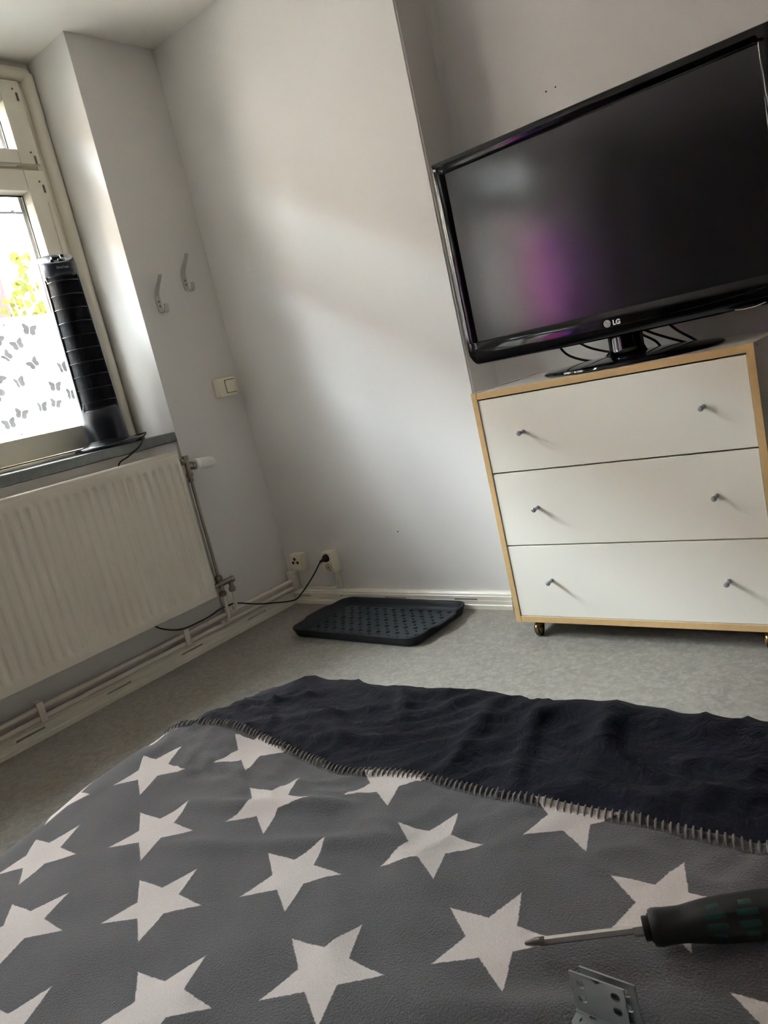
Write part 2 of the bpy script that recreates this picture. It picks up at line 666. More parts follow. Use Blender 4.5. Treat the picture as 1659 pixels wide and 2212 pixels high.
# ------------------------------------------------------------------ skirting: two boards with short gaps between them
def skirting(name, mapf, t0, t1, slots):
    """mapf(t, depth, z): point at t along the wall, depth out of it"""
    root = tag(empty(name, mapf(t0, 0, 0)), kind='structure')

    def prof(pts, a, b):
        return MB().prism(pts, lambda p: mapf(a, p[0], p[1]), lambda p: mapf(b, p[0], p[1]))
    prof([(0, 0), (0.030, 0), (0.030, 0.016), (0.027, 0.019), (0.027, 0.0335), (0, 0.0335)], t0, t1).build('lower_board', M['gloss_white'], root, 0)
    prof([(0, 0.0405), (0.025, 0.0405), (0.025, 0.050), (0.022, 0.053), (0.022, 0.058), (0.014, 0.066), (0, 0.066)], t0, t1).build('upper_board', M['gloss_white'], root, 0)
    cur = t0
    for s in sorted(slots) + [(t1, t1)]:
        if s[0] - cur > 0.002:
            prof([(0, 0.0335), (0.024, 0.0335), (0.024, 0.0405), (0, 0.0405)], cur, s[0]).build('filler_strip', M['gloss_white'], root, 0)
        cur = s[1]
    prof([(0, 0.0335), (0.001, 0.0335), (0.001, 0.0405), (0, 0.0405)], t0, t1).build('shadow_gap', M['dark_hole'], root, 0)
    return root


skirting('baseboard_left', lambda t, d, z: (XL + d, t, z), YF, YB - 0.0301,
         [(0.924 - 0.3455 * k, 1.026 - 0.3455 * k) for k in range(1, 5)] + [(0.924, 1.026), (1.270, 1.373), (1.611, 1.718), (1.970, 2.078)])
skirting('baseboard_back', lambda t, d, z: (t, YB - d, z), XL + 0.0005, XE + 0.0,
         [(-2.58, -2.489), (-2.300, -2.285), (-2.045, -1.936), (-1.692, -1.588)])
skirting('baseboard_recess', lambda t, d, z: (t, YR - d, z), XE + 0.03, XR, [(-0.3, -0.2), (0.05, 0.15), (0.4, 0.5)])


# ------------------------------------------------------------------ windows
def make_window(name, w, seed, film_on=True):
    rnd = random.Random(seed)
    y0, y1 = w
    root = tag(empty(name, (XL, (y0 + y1) / 2, 0.9)), kind='structure')
    mid = (y0 + y1) / 2
    P = M['window_paint']
    f = MB()
    f.box(-2.985, -2.902, y1 - 0.088, y1, 0.90, 2.40, 0.004)
    f.box(-2.985, -2.902, y0, y0 + 0.088, 0.90, 2.40, 0.004)
    f.box(-2.985, -2.902, y0 + 0.088, y1 - 0.088, 2.337, 2.40, 0.004)
    f.box(-2.985, -2.902, y0 + 0.088, y1 - 0.088, 2.004, 2.024, 0.002)
    f.box(-2.985, -2.902, y0 + 0.088, y1 - 0.088, 0.90, 0.916, 0.002)
    f.box(-2.985, -2.902, mid - 0.03, mid + 0.03, 0.916, 2.337, 0.003)
    fr = f.build('window_frame', P, root, 40)
    for yy in (y1 - 0.030, y0 + 0.030):
        MB().tube([(-2.896, yy, 0.902), (-2.896, yy, 2.372)], 0.027, 14).build('bead', P, root, 50)
    MB().tube([(-2.896, y0 + 0.03, 2.372), (-2.896, y1 - 0.03, 2.372)], 0.027, 14).build('bead', P, root, 50)
    # slate sill with a white strip behind it
    MB().box(-2.905, XL + 0.004, y0 + 0.004, y1 - 0.004, 0.860, 0.898, 0.003).build('window_sill', M['slate'], root, 40)
    MB().box(-2.90, -2.835, y0 + 0.09, y1 - 0.09, 0.898, 0.912, 0.004).build('drip_rail', P, root, 40)
    for half, (a, c) in enumerate(((y0 + 0.088, mid - 0.005), (mid + 0.005, y1 - 0.088))):
        for low in (True, False):
            z0, z1 = (0.918, 2.002) if low else (2.026, 2.335)
            gz0, gz1 = (1.008, 1.922) if low else (2.078, 2.252)
            ga, gc = a + 0.086, c - 0.084
            s = MB()
            s.box(-2.935, -2.868, a, ga, z0, z1, 0.004)
            s.box(-2.935, -2.868, gc, c, z0, z1, 0.004)
            s.box(-2.935, -2.868, ga, gc, z0, gz0, 0.004)
            s.box(-2.935, -2.868, ga, gc, gz1, z1, 0.004)
            sash = s.build('sash', P, root, 40)
            # outer leaf of the coupled sash, seen as thin lines inside the opening
            s = MB()
            s.box(-2.985, -2.945, a + 0.02, ga + 0.012, z0, z1, 0.003)
            s.box(-2.985, -2.945, gc - 0.012, c - 0.02, z0, z1, 0.003)
            s.box(-2.985, -2.945, ga, gc, z0, gz0 - 0.01, 0.003)
            s.box(-2.985, -2.945, ga, gc, gz1 + 0.01, z1, 0.003)
            s.build('outer_sash', M['white_plastic'], root, 40)
            g = MB()
            for (p, q, r_, t_) in ((ga, ga + 0.004, gz0, gz1), (gc - 0.004, gc, gz0, gz1), (ga, gc, gz1 - 0.004, gz1), (ga, gc, gz0, gz0 + 0.003)):
                g.box(-2.936, -2.926, p, q, r_, t_)
            g.build('gasket', M['black_soft'], sash, 0)
            MB().box(-2.914, -2.911, ga - 0.003, gc + 0.003, gz0 - 0.003, gz1 + 0.003).build('pane', M['glass'], sash, 0)
            MB().box(-2.972, -2.969, ga - 0.003, gc + 0.003, gz0 - 0.013, gz1 + 0.013).build('pane', M['glass'], sash, 0)
            bl = empty('blind', (-2.95, (ga + gc) / 2, gz1))
            bl.parent = root
            bl.matrix_parent_inverse = root.matrix_world.inverted()
            slat = None
            zs = [gz1 - 0.002 - 0.0043 * k for k in range(13)] if low else [gz1 - 0.008 - 0.019 * k for k in range(9)]
            for k, zz in enumerate(zs):
                mm = Matrix.Translation((-2.942, (ga + gc) / 2, zz)) @ Matrix.Rotation(math.radians(8 if low else 28), 4, 'Y')
                if slat is None:
                    hw = (gc - ga) / 2 - 0.012
                    sb = MB().prism([(-0.0075, 0), (-0.004, 0.0012), (0, 0.0017), (0.004, 0.0012), (0.0075, 0), (0.0075, -0.0004), (0, 0.0012), (-0.0075, -0.0004)],
                                    lambda p: (p[0], -hw, p[1]), lambda p: (p[0], hw, p[1]))
                    slat = sb.build('slat', M['slat'], bl, 30)
                    slat.matrix_world = mm
                else:
                    instance(slat, 'slat', bl, mm)
            if low:
                MB().box(-2.950, -2.934, ga + 0.012, gc - 0.012, zs[-1] - 0.014, zs[-1] - 0.005, 0.002).build('bottom_rail', M['slat'], bl, 30)
                for yy in (gc - 0.02, gc - 0.034):
                    MB().tube([(-2.940, yy, gz0), (-2.940, yy, zs[-1] - 0.005)], 0.0016, 6).build('guide_wire', M['slat'], bl)
                MB().lathe([(0.003, 0), (0.007, 0.004), (0.008, 0.010), (0.005, 0.016)], 10, Matrix.Translation((-2.938, gc - 0.055, zs[-1] - 0.016))).build('cord_knob', M['slat'], bl)
            # hinges and their screw holes
            yh = c - 0.020 if half else a + 0.020
            for zz in ((z1 - 0.055, z0 + 0.10) if low else (z1 - 0.045, z0 + 0.03)):
                hb = MB().box(-2.870, -2.8655, yh - 0.004, yh + 0.004, zz - 0.03, zz, 0.001)
                hb.lathe([(0.0035, 0), (0.0035, 0.0035)], 8, frame_from((1, 0, 0), (-2.8680, yh - 0.012, zz + 0.012)))
                hb.build('hinge', M['steel_dark'], sash, 30)
            MB().tube([(-2.866, yh + 0.0, z0 + 0.14), (-2.866, yh + 0.0, z1 - 0.12)], 0.0025, 8).build('edge_bead', P, sash) if low else None
            if low and film_on:
                film = MB().box(-2.9106, -2.9100, ga, gc, gz0, 1.462).build('frosted_film', M['film'], sash, 0)
                pr = MB()

                def flat(poly, cy, cz, sc, an, dx=0.0):
                    ca, sa = math.cos(an), math.sin(an)
                    pts = [(cy + sc * (ca * p - sa * q), cz + sc * (sa * p + ca * q)) for p, q in poly]
                    if any(not (ga + 0.004 < p[0] < gc - 0.004 and gz0 + 0.004 < p[1] < 1.457) for p in pts):
                        return
                    vv = [pr.bm.verts.new((-2.9094 + dx, p[0], p[1])) for p in pts]
                    pr.bm.faces.new(vv)
                wing = [(0.04, -0.42), (0.04, 0.34), (0.13, 0.44), (0.45, 0.62), (0.80, 0.72), (0.92, 0.55), (0.82, 0.20), (0.66, 0.02), (0.74, -0.12), (0.72, -0.38), (0.52, -0.62), (0.26, -0.60), (0.10, -0.48)]
                spots = []
                for k in range(160):
                    cy, cz = rnd.uniform(ga, gc), rnd.uniform(gz0, 1.45)
                    if any(math.hypot(cy - p[0], cz - p[1]) < 0.062 for p in spots): continue
                    spots.append((cy, cz))
                    sc, an = rnd.uniform(0.024, 0.040), rnd.uniform(-0.9, 0.9)
                    flat(wing, cy, cz, sc, an)
                    fold = rnd.choice((1.0, 0.55))
                    flat([(-p * fold, q) for p, q in wing][::-1], cy, cz, sc, an)
                leaf = [(0, -1), (0.45, -0.2), (0.4, 0.4), (0, 1), (-0.4, 0.4), (-0.45, -0.2)]
                for k in range(26):
                    cy, cz, an = rnd.uniform(ga, gc), rnd.uniform(gz0, 1.45), rnd.uniform(0, 6.28)
                    for s_ in range(16):
                        if any(math.hypot(cy - p[0], cz - p[1]) < 0.036 for p in spots): break
                        an += rnd.uniform(-0.35, 0.42)
                        ny_, nz_ = cy + 0.010 * math.cos(an), cz + 0.010 * math.sin(an)
                        flat([(0, -0.15), (1, -0.15), (1, 0.15), (0, 0.15)], cy, cz, 0.0105, an)
                        if rnd.random() < 0.42:
                            flat(leaf, ny_ + 0.006 * math.sin(an), nz_ - 0.006 * math.cos(an), rnd.uniform(0.0055, 0.0095), rnd.uniform(0, 6.28))
                        cy, cz = ny_, nz_
                pr.build('butterfly_print', M['film_print'], sash, 0, fix=False)['kind'] = 'stuff'
    return root


make_window('window_1', W1, 11)
make_window('window_2', W2, 23, False)

# ================================================================== outside
b = MB().box(-40, -3.02, -95, 30, -0.75, -0.65)
g = b.build('garden_ground', M['ground'], None, 0)
g['kind'] = 'structure'

hs = thing('house', 'beige house across the garden, out of direct view, shaped to block low sky light', 'house', (-19, -10, -0.65))  # not directly seen; height, length and tone shaped to dim low daylight
MB().box(-24, -18, -31, 2.5, -0.65, 10.6).build('house_wall', M['house'], hs, 0)
MB().prism([(-17.6, 10.6), (-24.4, 10.6), (-21, 13.2)], lambda p: (p[0], -31.4, p[1]), lambda p: (p[0], 2.9, p[1])).build('roof', M['roof'], hs, 0)
for yy, zw in [(q, h_) for q in (-28, -24, -20, -15, -10, -5, 0) for h_ in (1.0, 4.0, 7.0)]:
    wf = MB().box(-18.02, -17.96, yy, yy + 1.3, zw, zw + 1.6).build('house_window', M['white_plastic'], hs, 0)
    MB().box(-17.97, -17.95, yy + 0.1, yy + 1.2, zw + 0.1, zw + 1.5).build('house_pane', M['black_gloss'], wf, 0)

ph = thing('house', 'pinkish rendered house corner beyond the leafy bush', 'house', (-8, 3, -0.65))
MB().box(-11, -8, 0.4, 4.17, -0.65, 4.4).build('house_wall', M['house_pink'], ph, 0)
MB().prism([(-7.7, 4.4), (-11.3, 4.4), (-9.5, 5.8)], lambda p: (p[0], 0.1, p[1]), lambda p: (p[0], 4.4, p[1])).build('roof', M['roof'], ph, 0)

lh = thing('house', 'lower house farther down the street, added to block low sky light, seen only as a mirror image', 'house', (-19, -56, -0.65))  # added to hold back low side light and darken the screen's reflection
MB().box(-24, -18, -84, -32.0, -0.65, 5.6).build('house_wall', M['house'], lh, 0)
MB().prism([(-17.6, 5.6), (-24.4, 5.6), (-21, 7.4)], lambda p: (p[0], -84.4, p[1]), lambda p: (p[0], -31.8, p[1])).build('roof', M['roof'], lh, 0)

bush = thing('garden_bush', 'sunlit yellow-green leafy bush seen through the window pane above the film', 'bush', (-4.5, 2.6, -0.65))
b = MB()
for k in range(9):
    x0, y0_ = -4.5 + random.uniform(-.15, .15), 2.65 + random.uniform(-.2, .2)
    x1, y1_ = x0 + random.uniform(-.15, .15), 2.6 + random.uniform(-.25, .3)
    b.tube(catmull([(x0, y0_, -0.65), ((x0 + x1) / 2 + .03, (y0_ + y1_) / 2, 0.6), (x1, y1_, random.uniform(1.6, 2.05))], 5), [0.012 - 0.0006 * j for j in range(11)], 6)
b.build('stem', M['bark'], bush)
lf = MB()
pts = [(0, 0, 0), (0.45, 0.25, 0.06), (0.62, 0.55, 0.08), (0.42, 0.72, 0.05), (0.30, 0.95, 0.0), (0, 1.15, -0.08)]
ctr = [lf.bm.verts.new((0, y, -0.03 * y)) for y in (0, 0.28, 0.56, 0.72, 0.95, 1.15)]
for sgn in (1, -1):
    side = [ctr[0]] + [lf.bm.verts.new((sgn * p[0], p[1], p[2])) for p in pts[1:5]] + [ctr[5]]
    for i in range(5):
        vv = [ctr[i], ctr[i + 1]] + ([side[i + 1]] if i == 4 else [side[i + 1], side[i]] if i else [side[1]])
        vv = list(dict.fromkeys(vv))
        if len(vv) >= 3:
            lf.bm.faces.new(vv)
leaf0 = lf.build('leaf', M['leaf_a'], bush, 60, fix=False)
leafb = leaf0.data.copy()
leafb.materials.clear()
leafb.materials.append(M['leaf_b'])
for k in range(270):
    zz = 1.70 + 0.42 * random.random() ** 2.0
    yy = random.uniform(2.38, 2.80) + (0.05 if zz > 1.9 else 0)
    mm = Matrix.Translation((-4.5 + random.uniform(-.22, .22), yy, zz)) @ Matrix.Rotation(random.uniform(0, 6.28), 4, 'X') @ Matrix.Rotation(random.uniform(-.9, .9) + PI / 2, 4, 'Y') @ Matrix.Rotation(random.uniform(-.7, .7), 4, 'X') @ Matrix.Scale(random.uniform(.030, .056), 4)
    if k == 0:
        leaf0.matrix_world = mm
    else:
        o = instance(leaf0, 'leaf', bush, mm)
        if random.random() < 0.35:
            o.data = leafb

# ================================================================== radiator with its valve and riser
RX, RY0, RY1, RZ0, RZ1 = -2.52, 0.62, 1.797, 0.213, 0.820
rad = thing('radiator', 'long cream panel radiator with vertical grooves under the window', 'radiator', (-2.56, 1.2, 0.213))
PITCH_R = 0.0364
ys, y = [], RY1
n_sub = 10
ny_ = int((RY1 - RY0) / PITCH_R * n_sub)
zrows = [RZ0, RZ0 + 0.002, 0.236, 0.249, 0.254, 0.259, 0.264, 0.52, 0.768, 0.773, 0.778, 0.783, 0.797, RZ1 - 0.006, RZ1 - 0.002, RZ1]


def rad_pt(i, j):
    yy = RY1 - (RY1 - RY0) * i / (ny_ - 1)
    z = zrows[j]
    ph = (yy - 1.776) / PITCH_R
    d = abs(ph - round(ph))
    g_ = 1 - min(1, max(0, (d - 0.17) / 0.14))
    g_ = g_ * g_ * (3 - 2 * g_)
    if yy > 1.790 or yy < RY0 + 0.02: g_ = 0
    zt = min(1, max(0, (z - 0.249) / 0.012)) * min(1, max(0, (0.783 - z) / 0.012))
    x = RX - 0.0072 * g_ * zt
    if j == len(zrows) - 1: x -= 0.008
    if j == len(zrows) - 2: x -= 0.003
    if j == 0: x -= 0.006
    return (x, yy, z)


b = MB().grid(rad_pt, ny_, len(zrows))
b.build('front_panel', M['radiator'], rad, 60)
MB().box(-2.592, -2.582, RY0, RY1, RZ0, RZ1, 0.003).build('rear_panel', M['radiator'], rad, 40)
b = MB().box(-2.590, RX - 0.006, RY1 - 0.004, RY1 + 0.004, RZ0 + 0.004, RZ1 + 0.004, 0.003)
b.box(RX - 0.018, RX - 0.006, RY1 + 0.004, RY1 + 0.006, RZ0 + 0.03, RZ1 - 0.03, 0.0008)
b.build('side_cover', M['radiator'], rad, 40)
MB().box(-2.590, RX - 0.006, RY0 - 0.004, RY0 + 0.004, RZ0, RZ1, 0.003).build('side_cover', M['radiator'], rad, 40)
b = MB()
b.box(RX - 0.012, RX - 0.001, RY0, RY1 + 0.004, RZ1 - 0.006, RZ1 + 0.006, 0.003)
b.box(-2.590, -2.580, RY0, RY1 + 0.004, RZ1 - 0.004, RZ1 + 0.006, 0.003)
for k in range(40):
    yy = RY0 + 0.012 + k * 0.0297
    b.box(-2.582, RX - 0.010, yy, yy + 0.010, RZ1 - 0.002, RZ1 + 0.002)
b.build('top_grille', M['radiator'], rad, 40)
MB().box(-2.575, RX - 0.015, RY0 + 0.02, RY1 - 0.02, RZ0 + 0.01, RZ1 - 0.02).build('convector_core', M['radiator'], rad, 0)
for yy in (1.62, 0.80):
    MB().box(-2.6315, -2.592, yy - 0.012, yy + 0.012, 0.26, 0.76).build('wall_bracket', M['radiator'], rad, 0)
disc('blanking_mark', rad, (RX - 0.0005, 1.742, 0.800), (1, 0, 0), 0.004, M['radiator'])
# valve
VX, VY = -2.556, 1.852
b = MB()
b.tube([(VX, RY1 + 0.002, 0.776), (VX, 1.842, 0.776)], 0.010, 12)
b.lathe([(0.015, 0), (0.015, 0.012)], 6, frame_from((0, 1, 0), (VX, 1.822, 0.776)))
b.tube([(VX, VY, 0.795), (VX, VY, 0.700)], [0.012, 0.0095], 14)
b.lathe([(0.013, 0), (0.013, 0.014)], 6, Matrix.Translation((VX, VY, 0.783)))
b.lathe([(0.0135, 0), (0.0135, 0.014)], 6, Matrix.Translation((VX, VY, 0.712)))
b.lathe([(0.011, 0), (0.011, 0.010)], 6, Matrix.Translation((VX, VY, 0.690)))
b.tube([(VX, VY, 0.754), (VX, 1.893, 0.750)], [0.012, 0.014], 16)
b.lathe([(0.0165, 0), (0.0165, 0.012)], 12, frame_from((0, 1, -0.08), (VX, 1.872, 0.752)))
b.build('valve_body', M['brass'], rad, 40)
hm = frame_from((0.0, 1, -0.10), (VX, 1.889, 0.7525))
head = MB().lathe([(0.019, 0), (0.023, 0.002), (0.0235, 0.020), (0.0230, 0.0205), (0.0230, 0.0225), (0.0238, 0.023), (0.0240, 0.040), (0.0225, 0.080), (0.0195, 0.092), (0.010, 0.094)], 28, hm).build('thermostat_head', M['white_plastic'], rad, 40)
b = MB()
for k in range(3):
    for a0 in (0.35, -0.75):
        a = a0
        c_, s_ = math.cos(a), math.sin(a)
        p0 = hm @ Vector((0.0236 * c_, 0.0236 * s_, 0.052 + k * 0.008))
        p1 = hm @ Vector((0.0236 * math.cos(a + 0.35), 0.0236 * math.sin(a + 0.35), 0.052 + k * 0.008))
        b.tube([p0, (p0 + p1) / 2 + (hm.to_3x3() @ Vector((math.cos(a + .17), math.sin(a + .17), 0))) * 0.0004, p1], 0.0011, 6)
b.build('scale_mark', M['grey_mark'], head, 0)
MB().tube([(VX, VY, 0.70), (VX, VY, 0.262)], 0.0066, 12).build('riser_pipe', M['brass'], rad)
b = MB()
b.lathe([(0.0125, 0), (0.0155, 0.006), (0.0155, 0.016), (0.013, 0.022)], 6, Matrix.Translation((VX, VY, 0.262)))
b.tube([(VX, VY, 0.264), (VX, VY, 0.222)], 0.011, 12)
b.tube([(VX, 1.836, 0.247), (VX, 1.905, 0.247)], 0.0115, 14)
b.tube([(VX, 1.905, 0.247), (VX, 1.922, 0.247)], [0.0125, 0.0140], 14)
b.tube([(VX, 1.905, 0.247), (VX, 1.905, 0.215)], 0.010, 12)
b.lathe([(0.0125, 0), (0.0155, 0.005), (0.0155, 0.016), (0.012, 0.021)], 6, Matrix.Translation((VX, VY, 0.196)))
b.lathe([(0.0125, 0), (0.0155, 0.005), (0.0155, 0.016), (0.012, 0.021)], 6, Matrix.Translation((VX, 1.905, 0.197)))
b.tube([(VX, RY1, 0.247), (VX, 1.842, 0.247)], 0.010, 12)
b.build('valve_manifold', M['brass'], rad, 40)

# ------------------------------------------------------------------ heating pipes along the skirting
hp = thing('heating_pipe', 'pair of white painted heating pipes clipped along the wall above the baseboard', 'pipe', (-2.585, 1.4, 0.07))
PZ1, PZ2, PXX = 0.118, 0.078, -2.592
for z in (PZ1, PZ2):
    MB().tube([(PXX, YF + 0.02, z), (PXX, 2.268, z - (0.012 if z == PZ1 else 0.006))], 0.0092, 14).build('pipe', M['pipe_paint'], hp)
for yy, z, top in ((VY, PZ2, 0.200), (1.905, PZ1, 0.200)):
    MB().tube(catmull([(VX, yy, top), (VX, yy, z + 0.035), (VX - 0.012, yy, z + 0.012), (PXX, yy, z)], 6), 0.0072, 12).build('drop_pipe', M['pipe_paint'], hp)
    b = MB().tube([(PXX, yy - 0.024, z), (PXX, yy - 0.020, z), (PXX, yy + 0.020, z), (PXX, yy + 0.024, z)], [0.010, 0.0125, 0.0125, 0.010], 14)
    b.tube([(PXX + 0.004, yy, z), (VX - 0.010, yy, z + 0.014)], 0.0115, 12)
    b.build('tee_fitting', M['pipe_paint'], hp, 40)
for yy in (1.650, 1.027, 0.30, -0.5):
    b = MB()
    b.box(PXX + 0.0085, PXX + 0.0135, yy - 0.012, yy + 0.012, 0.062, 0.130, 0.002)
    b.box(XL + 0.001, PXX + 0.012, yy - 0.011, yy + 0.011, 0.092, 0.104, 0.002)
    b.box(XL + 0.001, PXX + 0.012, yy - 0.011, yy + 0.011, 0.127, 0.131, 0.001)
    b.build('pipe_clip', M['pipe_paint'], hp, 40)
MB().box(-2.612, -2.560, 2.262, YB - 0.0005, 0.068, 0.150, 0.006).build('wall_plate', M['gloss_white'], hp, 40)

# ================================================================== sockets, switch and hooks
so = thing('aerial_socket', 'square cream aerial socket with three holes by the room corner', 'socket', (-2.508, YB, 0.165))
MB().box(-2.549, -2.470, 2.250, YB - 0.0005, 0.164, 0.241, 0.005).build('socket_box', M['cream'], so, 40)
MB().box(-2.545, -2.476, 2.245, 2.2505, 0.170, 0.236, 0.003).build('face_plate', M['cream'], so, 40)
for x, z in ((-2.512, 0.219), (-2.526, 0.202), (-2.497, 0.202)):
    b = MB()
    b.lathe([(0.0072, 0), (0.0072, 0.0012), (0.0058, 0.0014)], 14, frame_from((0, -1, 0), (x, 2.2448, z)))
    hole = b.build('jack', M['dark_hole'], so, 40)
    MB().lathe([(0.0018, 0), (0.0016, 0.002)], 8, frame_from((0, -1, 0), (x, 2.2436, z))).build('jack_pin', M['brass'], hole)
disc('screw_head', so, (-2.5115, 2.2445, 0.203), (0, -1, 0), 0.0018, M['steel_dark'])

so = thing('power_socket', 'upright cream double socket with a black plug in its upper outlet', 'socket', (-2.305, YB, 0.155))
# body with two round wells
b = MB()
b.box(-2.338, -2.276, 2.2525, YB - 0.0005, 0.154, 0.249, 0.005)
b.build('socket_box', M['cream'], so, 40)


def ring_plate(x0, x1, z0, z1, yf, holes, r, depth, m, name, parent):
    """face plate pierced by round wells"""
    bb = MB()
    n = 28
    zb = [z0] + [(holes[k][1] + holes[k + 1][1]) / 2 for k in range(len(holes) - 1)] + [z1]
    for (cx, cz), za, zt in zip(holes, zb, zb[1:]):
        inner, outer, back = [], [], []
        for k in range(n):
            a = 2 * PI * k / n + PI / 4
            c_, s_ = math.cos(a), math.sin(a)
            tx = ((x1 - cx) if c_ > 0 else (x0 - cx)) / c_ if abs(c_) > 1e-6 else 1e9
            tz = ((zt - cz) if s_ > 0 else (za - cz)) / s_ if abs(s_) > 1e-6 else 1e9
            t_ = min(tx, tz)
            outer.append(bb.bm.verts.new((cx + c_ * t_, yf, cz + s_ * t_)))
            inner.append(bb.bm.verts.new((cx + c_ * r, yf, cz + s_ * r)))
            back.append(bb.bm.verts.new((cx + c_ * r * .97, yf + depth, cz + s_ * r * .97)))
        for k in range(n):
            q = (k + 1) % n
            bb.bm.faces.new((outer[k], outer[q], inner[q], inner[k]))
            bb.bm.faces.new((inner[k], inner[q], back[q], back[k]))
        bb.bm.faces.new(back)
    # side walls of the plate
    c4 = [(x0, z0), (x1, z0), (x1, z1), (x0, z1)]
    f = [bb.bm.verts.new((p[0], yf, p[1])) for p in c4]
    k4 = [bb.bm.verts.new((p[0], yf + depth + 0.001, p[1])) for p in c4]
    for k in range(4):
        bb.bm.faces.new((f[k], f[(k + 1) % 4], k4[(k + 1) % 4], k4[k]))
    return bb.build(name, m, parent, 40)


ring_plate(-2.336, -2.278, 0.157, 0.247, 2.2400, [(-2.307, 0.179), (-2.307, 0.224)], 0.0192, 0.0118, M['cream'], 'face_plate', so)
for z in (0.179, 0.224):
    o = MB().lathe([(0.0178, 0), (0.0172, 0.0010)], 24, frame_from((0, -1, 0), (-2.307, 2.2516, z))).build('outlet_insert', M['beige'], so, 40)
    for dx in (-0.0095, 0.0095):
        disc('pin_hole', o, (-2.307 + dx, 2.2504, z + dx * 0.35), (0, -1, 0), 0.0026, M['dark_hole'])
    for dz in (-0.0165, 0.0165):
        MB().box(-2.3095, -2.3045, 2.242, 2.2500, z + dz - 0.001, z + dz + 0.001).build('earth_clip', M['brass'], o, 0)

wc = MB().tube(catmull([(-2.314, YB - 0.006, 0.156), (-2.315, YB - 0.0055, 0.110), (-2.320, YB - 0.006, 0.082), (-2.345, YB - 0.010, 0.0715), (-2.44, YB - 0.011, 0.0712), (-2.552, YB - 0.011, 0.0712)], 6), 0.0048, 10).build('wall_cable', M['gloss_white'], None)
tag(wc, 'thin white painted cable running from the double socket along the skirting', 'cable')
duct = MB().box(-2.308, -2.290, YB - 0.008, YB - 0.0005, 0.0665, 0.1545, 0.002).build('cable_duct', M['gloss_white'], None, 40)
tag(duct, 'narrow white cable duct between the double socket and the baseboard', 'cable duct')

sw = thing('light_switch', 'cream rocker light switch on the window wall near the corner', 'switch', (-2.6, 2.186, 1.03))
MB().box(XL + 0.0005, -2.586, 2.138, 2.236, 0.991, 1.071, 0.006).build('switch_plate', M['cream'], sw, 40)
b = MB()
b.prism([(-2.5865, 1.006), (-2.5785, 1.006), (-2.5815, 1.032), (-2.5775, 1.058), (-2.5865, 1.058)], lambda p: (p[0], 2.178, p[1]), lambda p: (p[0], 2.231, p[1]))
ro = b.build('rocker', M['cream'], sw, 20)
b = MB()
for z in (1.0045, 1.0595):
    b.box(-2.5862, -2.5852, 2.177, 2.232, z - 0.0012, z + 0.0012)
b.box(-2.5862, -2.5852, 2.1755, 2.1775, 1.004, 1.060)
b.build('rocker_gap', M['dark_hole'], sw, 0)


def make_hook(label, y, z, m4=None):
    """z: height of the lower hook's bottom"""
    h = thing('coat_hook', label, 'hook', (XL, y, z + 0.05), 'coat hooks on the window wall')
    path = [(XL + 0.003, 0.070), (XL + 0.003, 0.018), (XL + 0.006, 0.008), (XL + 0.016, 0.001), (XL + 0.032, 0.001), (XL + 0.043, 0.008), (XL + 0.046, 0.030)]
    up = [(XL + 0.003, 0.050), (XL + 0.004, 0.072), (XL + 0.020, 0.098), (XL + 0.042, 0.122), (XL + 0.060, 0.142)]

    def strip(p2, w0, w1, name):
        pts = catmull([(p[0], 0, p[1]) for p in p2], 5)
        bb = MB()
        n = len(pts)
        rows = []
        for i, p in enumerate(pts):
            t_ = (pts[min(i + 1, n - 1)] - pts[max(i - 1, 0)]).normalized()
            nn = Vector((-t_.z, 0, t_.x)) * 0.0028
            w = w0 + (w1 - w0) * i / (n - 1)
            rows.append([bb.bm.verts.new(Vector((p.x, y + sy * w, z + p.z)) + nn * sn) for sy, sn in ((-1, -1), (1, -1), (1, 1), (-1, 1))])
        for a_, c_ in zip(rows, rows[1:]):
            for k in range(4):
                bb.bm.faces.new((a_[k], a_[(k + 1) % 4], c_[(k + 1) % 4], c_[k]))
        bb.bm.faces.new(rows[0][::-1])
        bb.bm.faces.new(rows[-1])
        return bb.build(name, M['hook'], h, 40)
    strip(path, 0.0115, 0.0095, 'lower_prong')
    strip(up, 0.0115, 0.0075, 'upper_prong')
    for dz in (0.028, 0.046):
        s_ = MB().lathe([(0.0048, 0), (0.0044, 0.0016), (0.002, 0.0022)], 12, frame_from((1, 0, 0), (XL + 0.0052, y, z + dz))).build('screw', M['steel_dark'], h, 40)
    return h


make_hook('pale grey metal coat hook nearer the window, lower of the pair', 1.976, 1.371)
make_hook('pale grey metal coat hook nearer the room corner, higher of the pair', 2.134, 1.447)

# ================================================================== tower fan
FX, FY, FZ = -2.742, 1.660, 0.8985
fan = thing('tower_fan', 'tall black tower fan standing on the slate window sill', 'fan', (FX, FY, FZ))
FH = 0.732
FACE = math.radians(-24)
TILT = math.tan(math.radians(25))


def slant(o):
    """lean a piece of the control panel with the sloping top of the fan"""
    for v in o.data.vertices:
        f = (v.co.x - FX) * math.cos(FACE) + (v.co.y - FY) * math.sin(FACE)
        v.co.z -= TILT * f
    return o



def fr_(z):
    t_ = (z - 0.03) / (FH - 0.03)
    return 0.0795 - 0.0135 * max(0, min(1, t_))


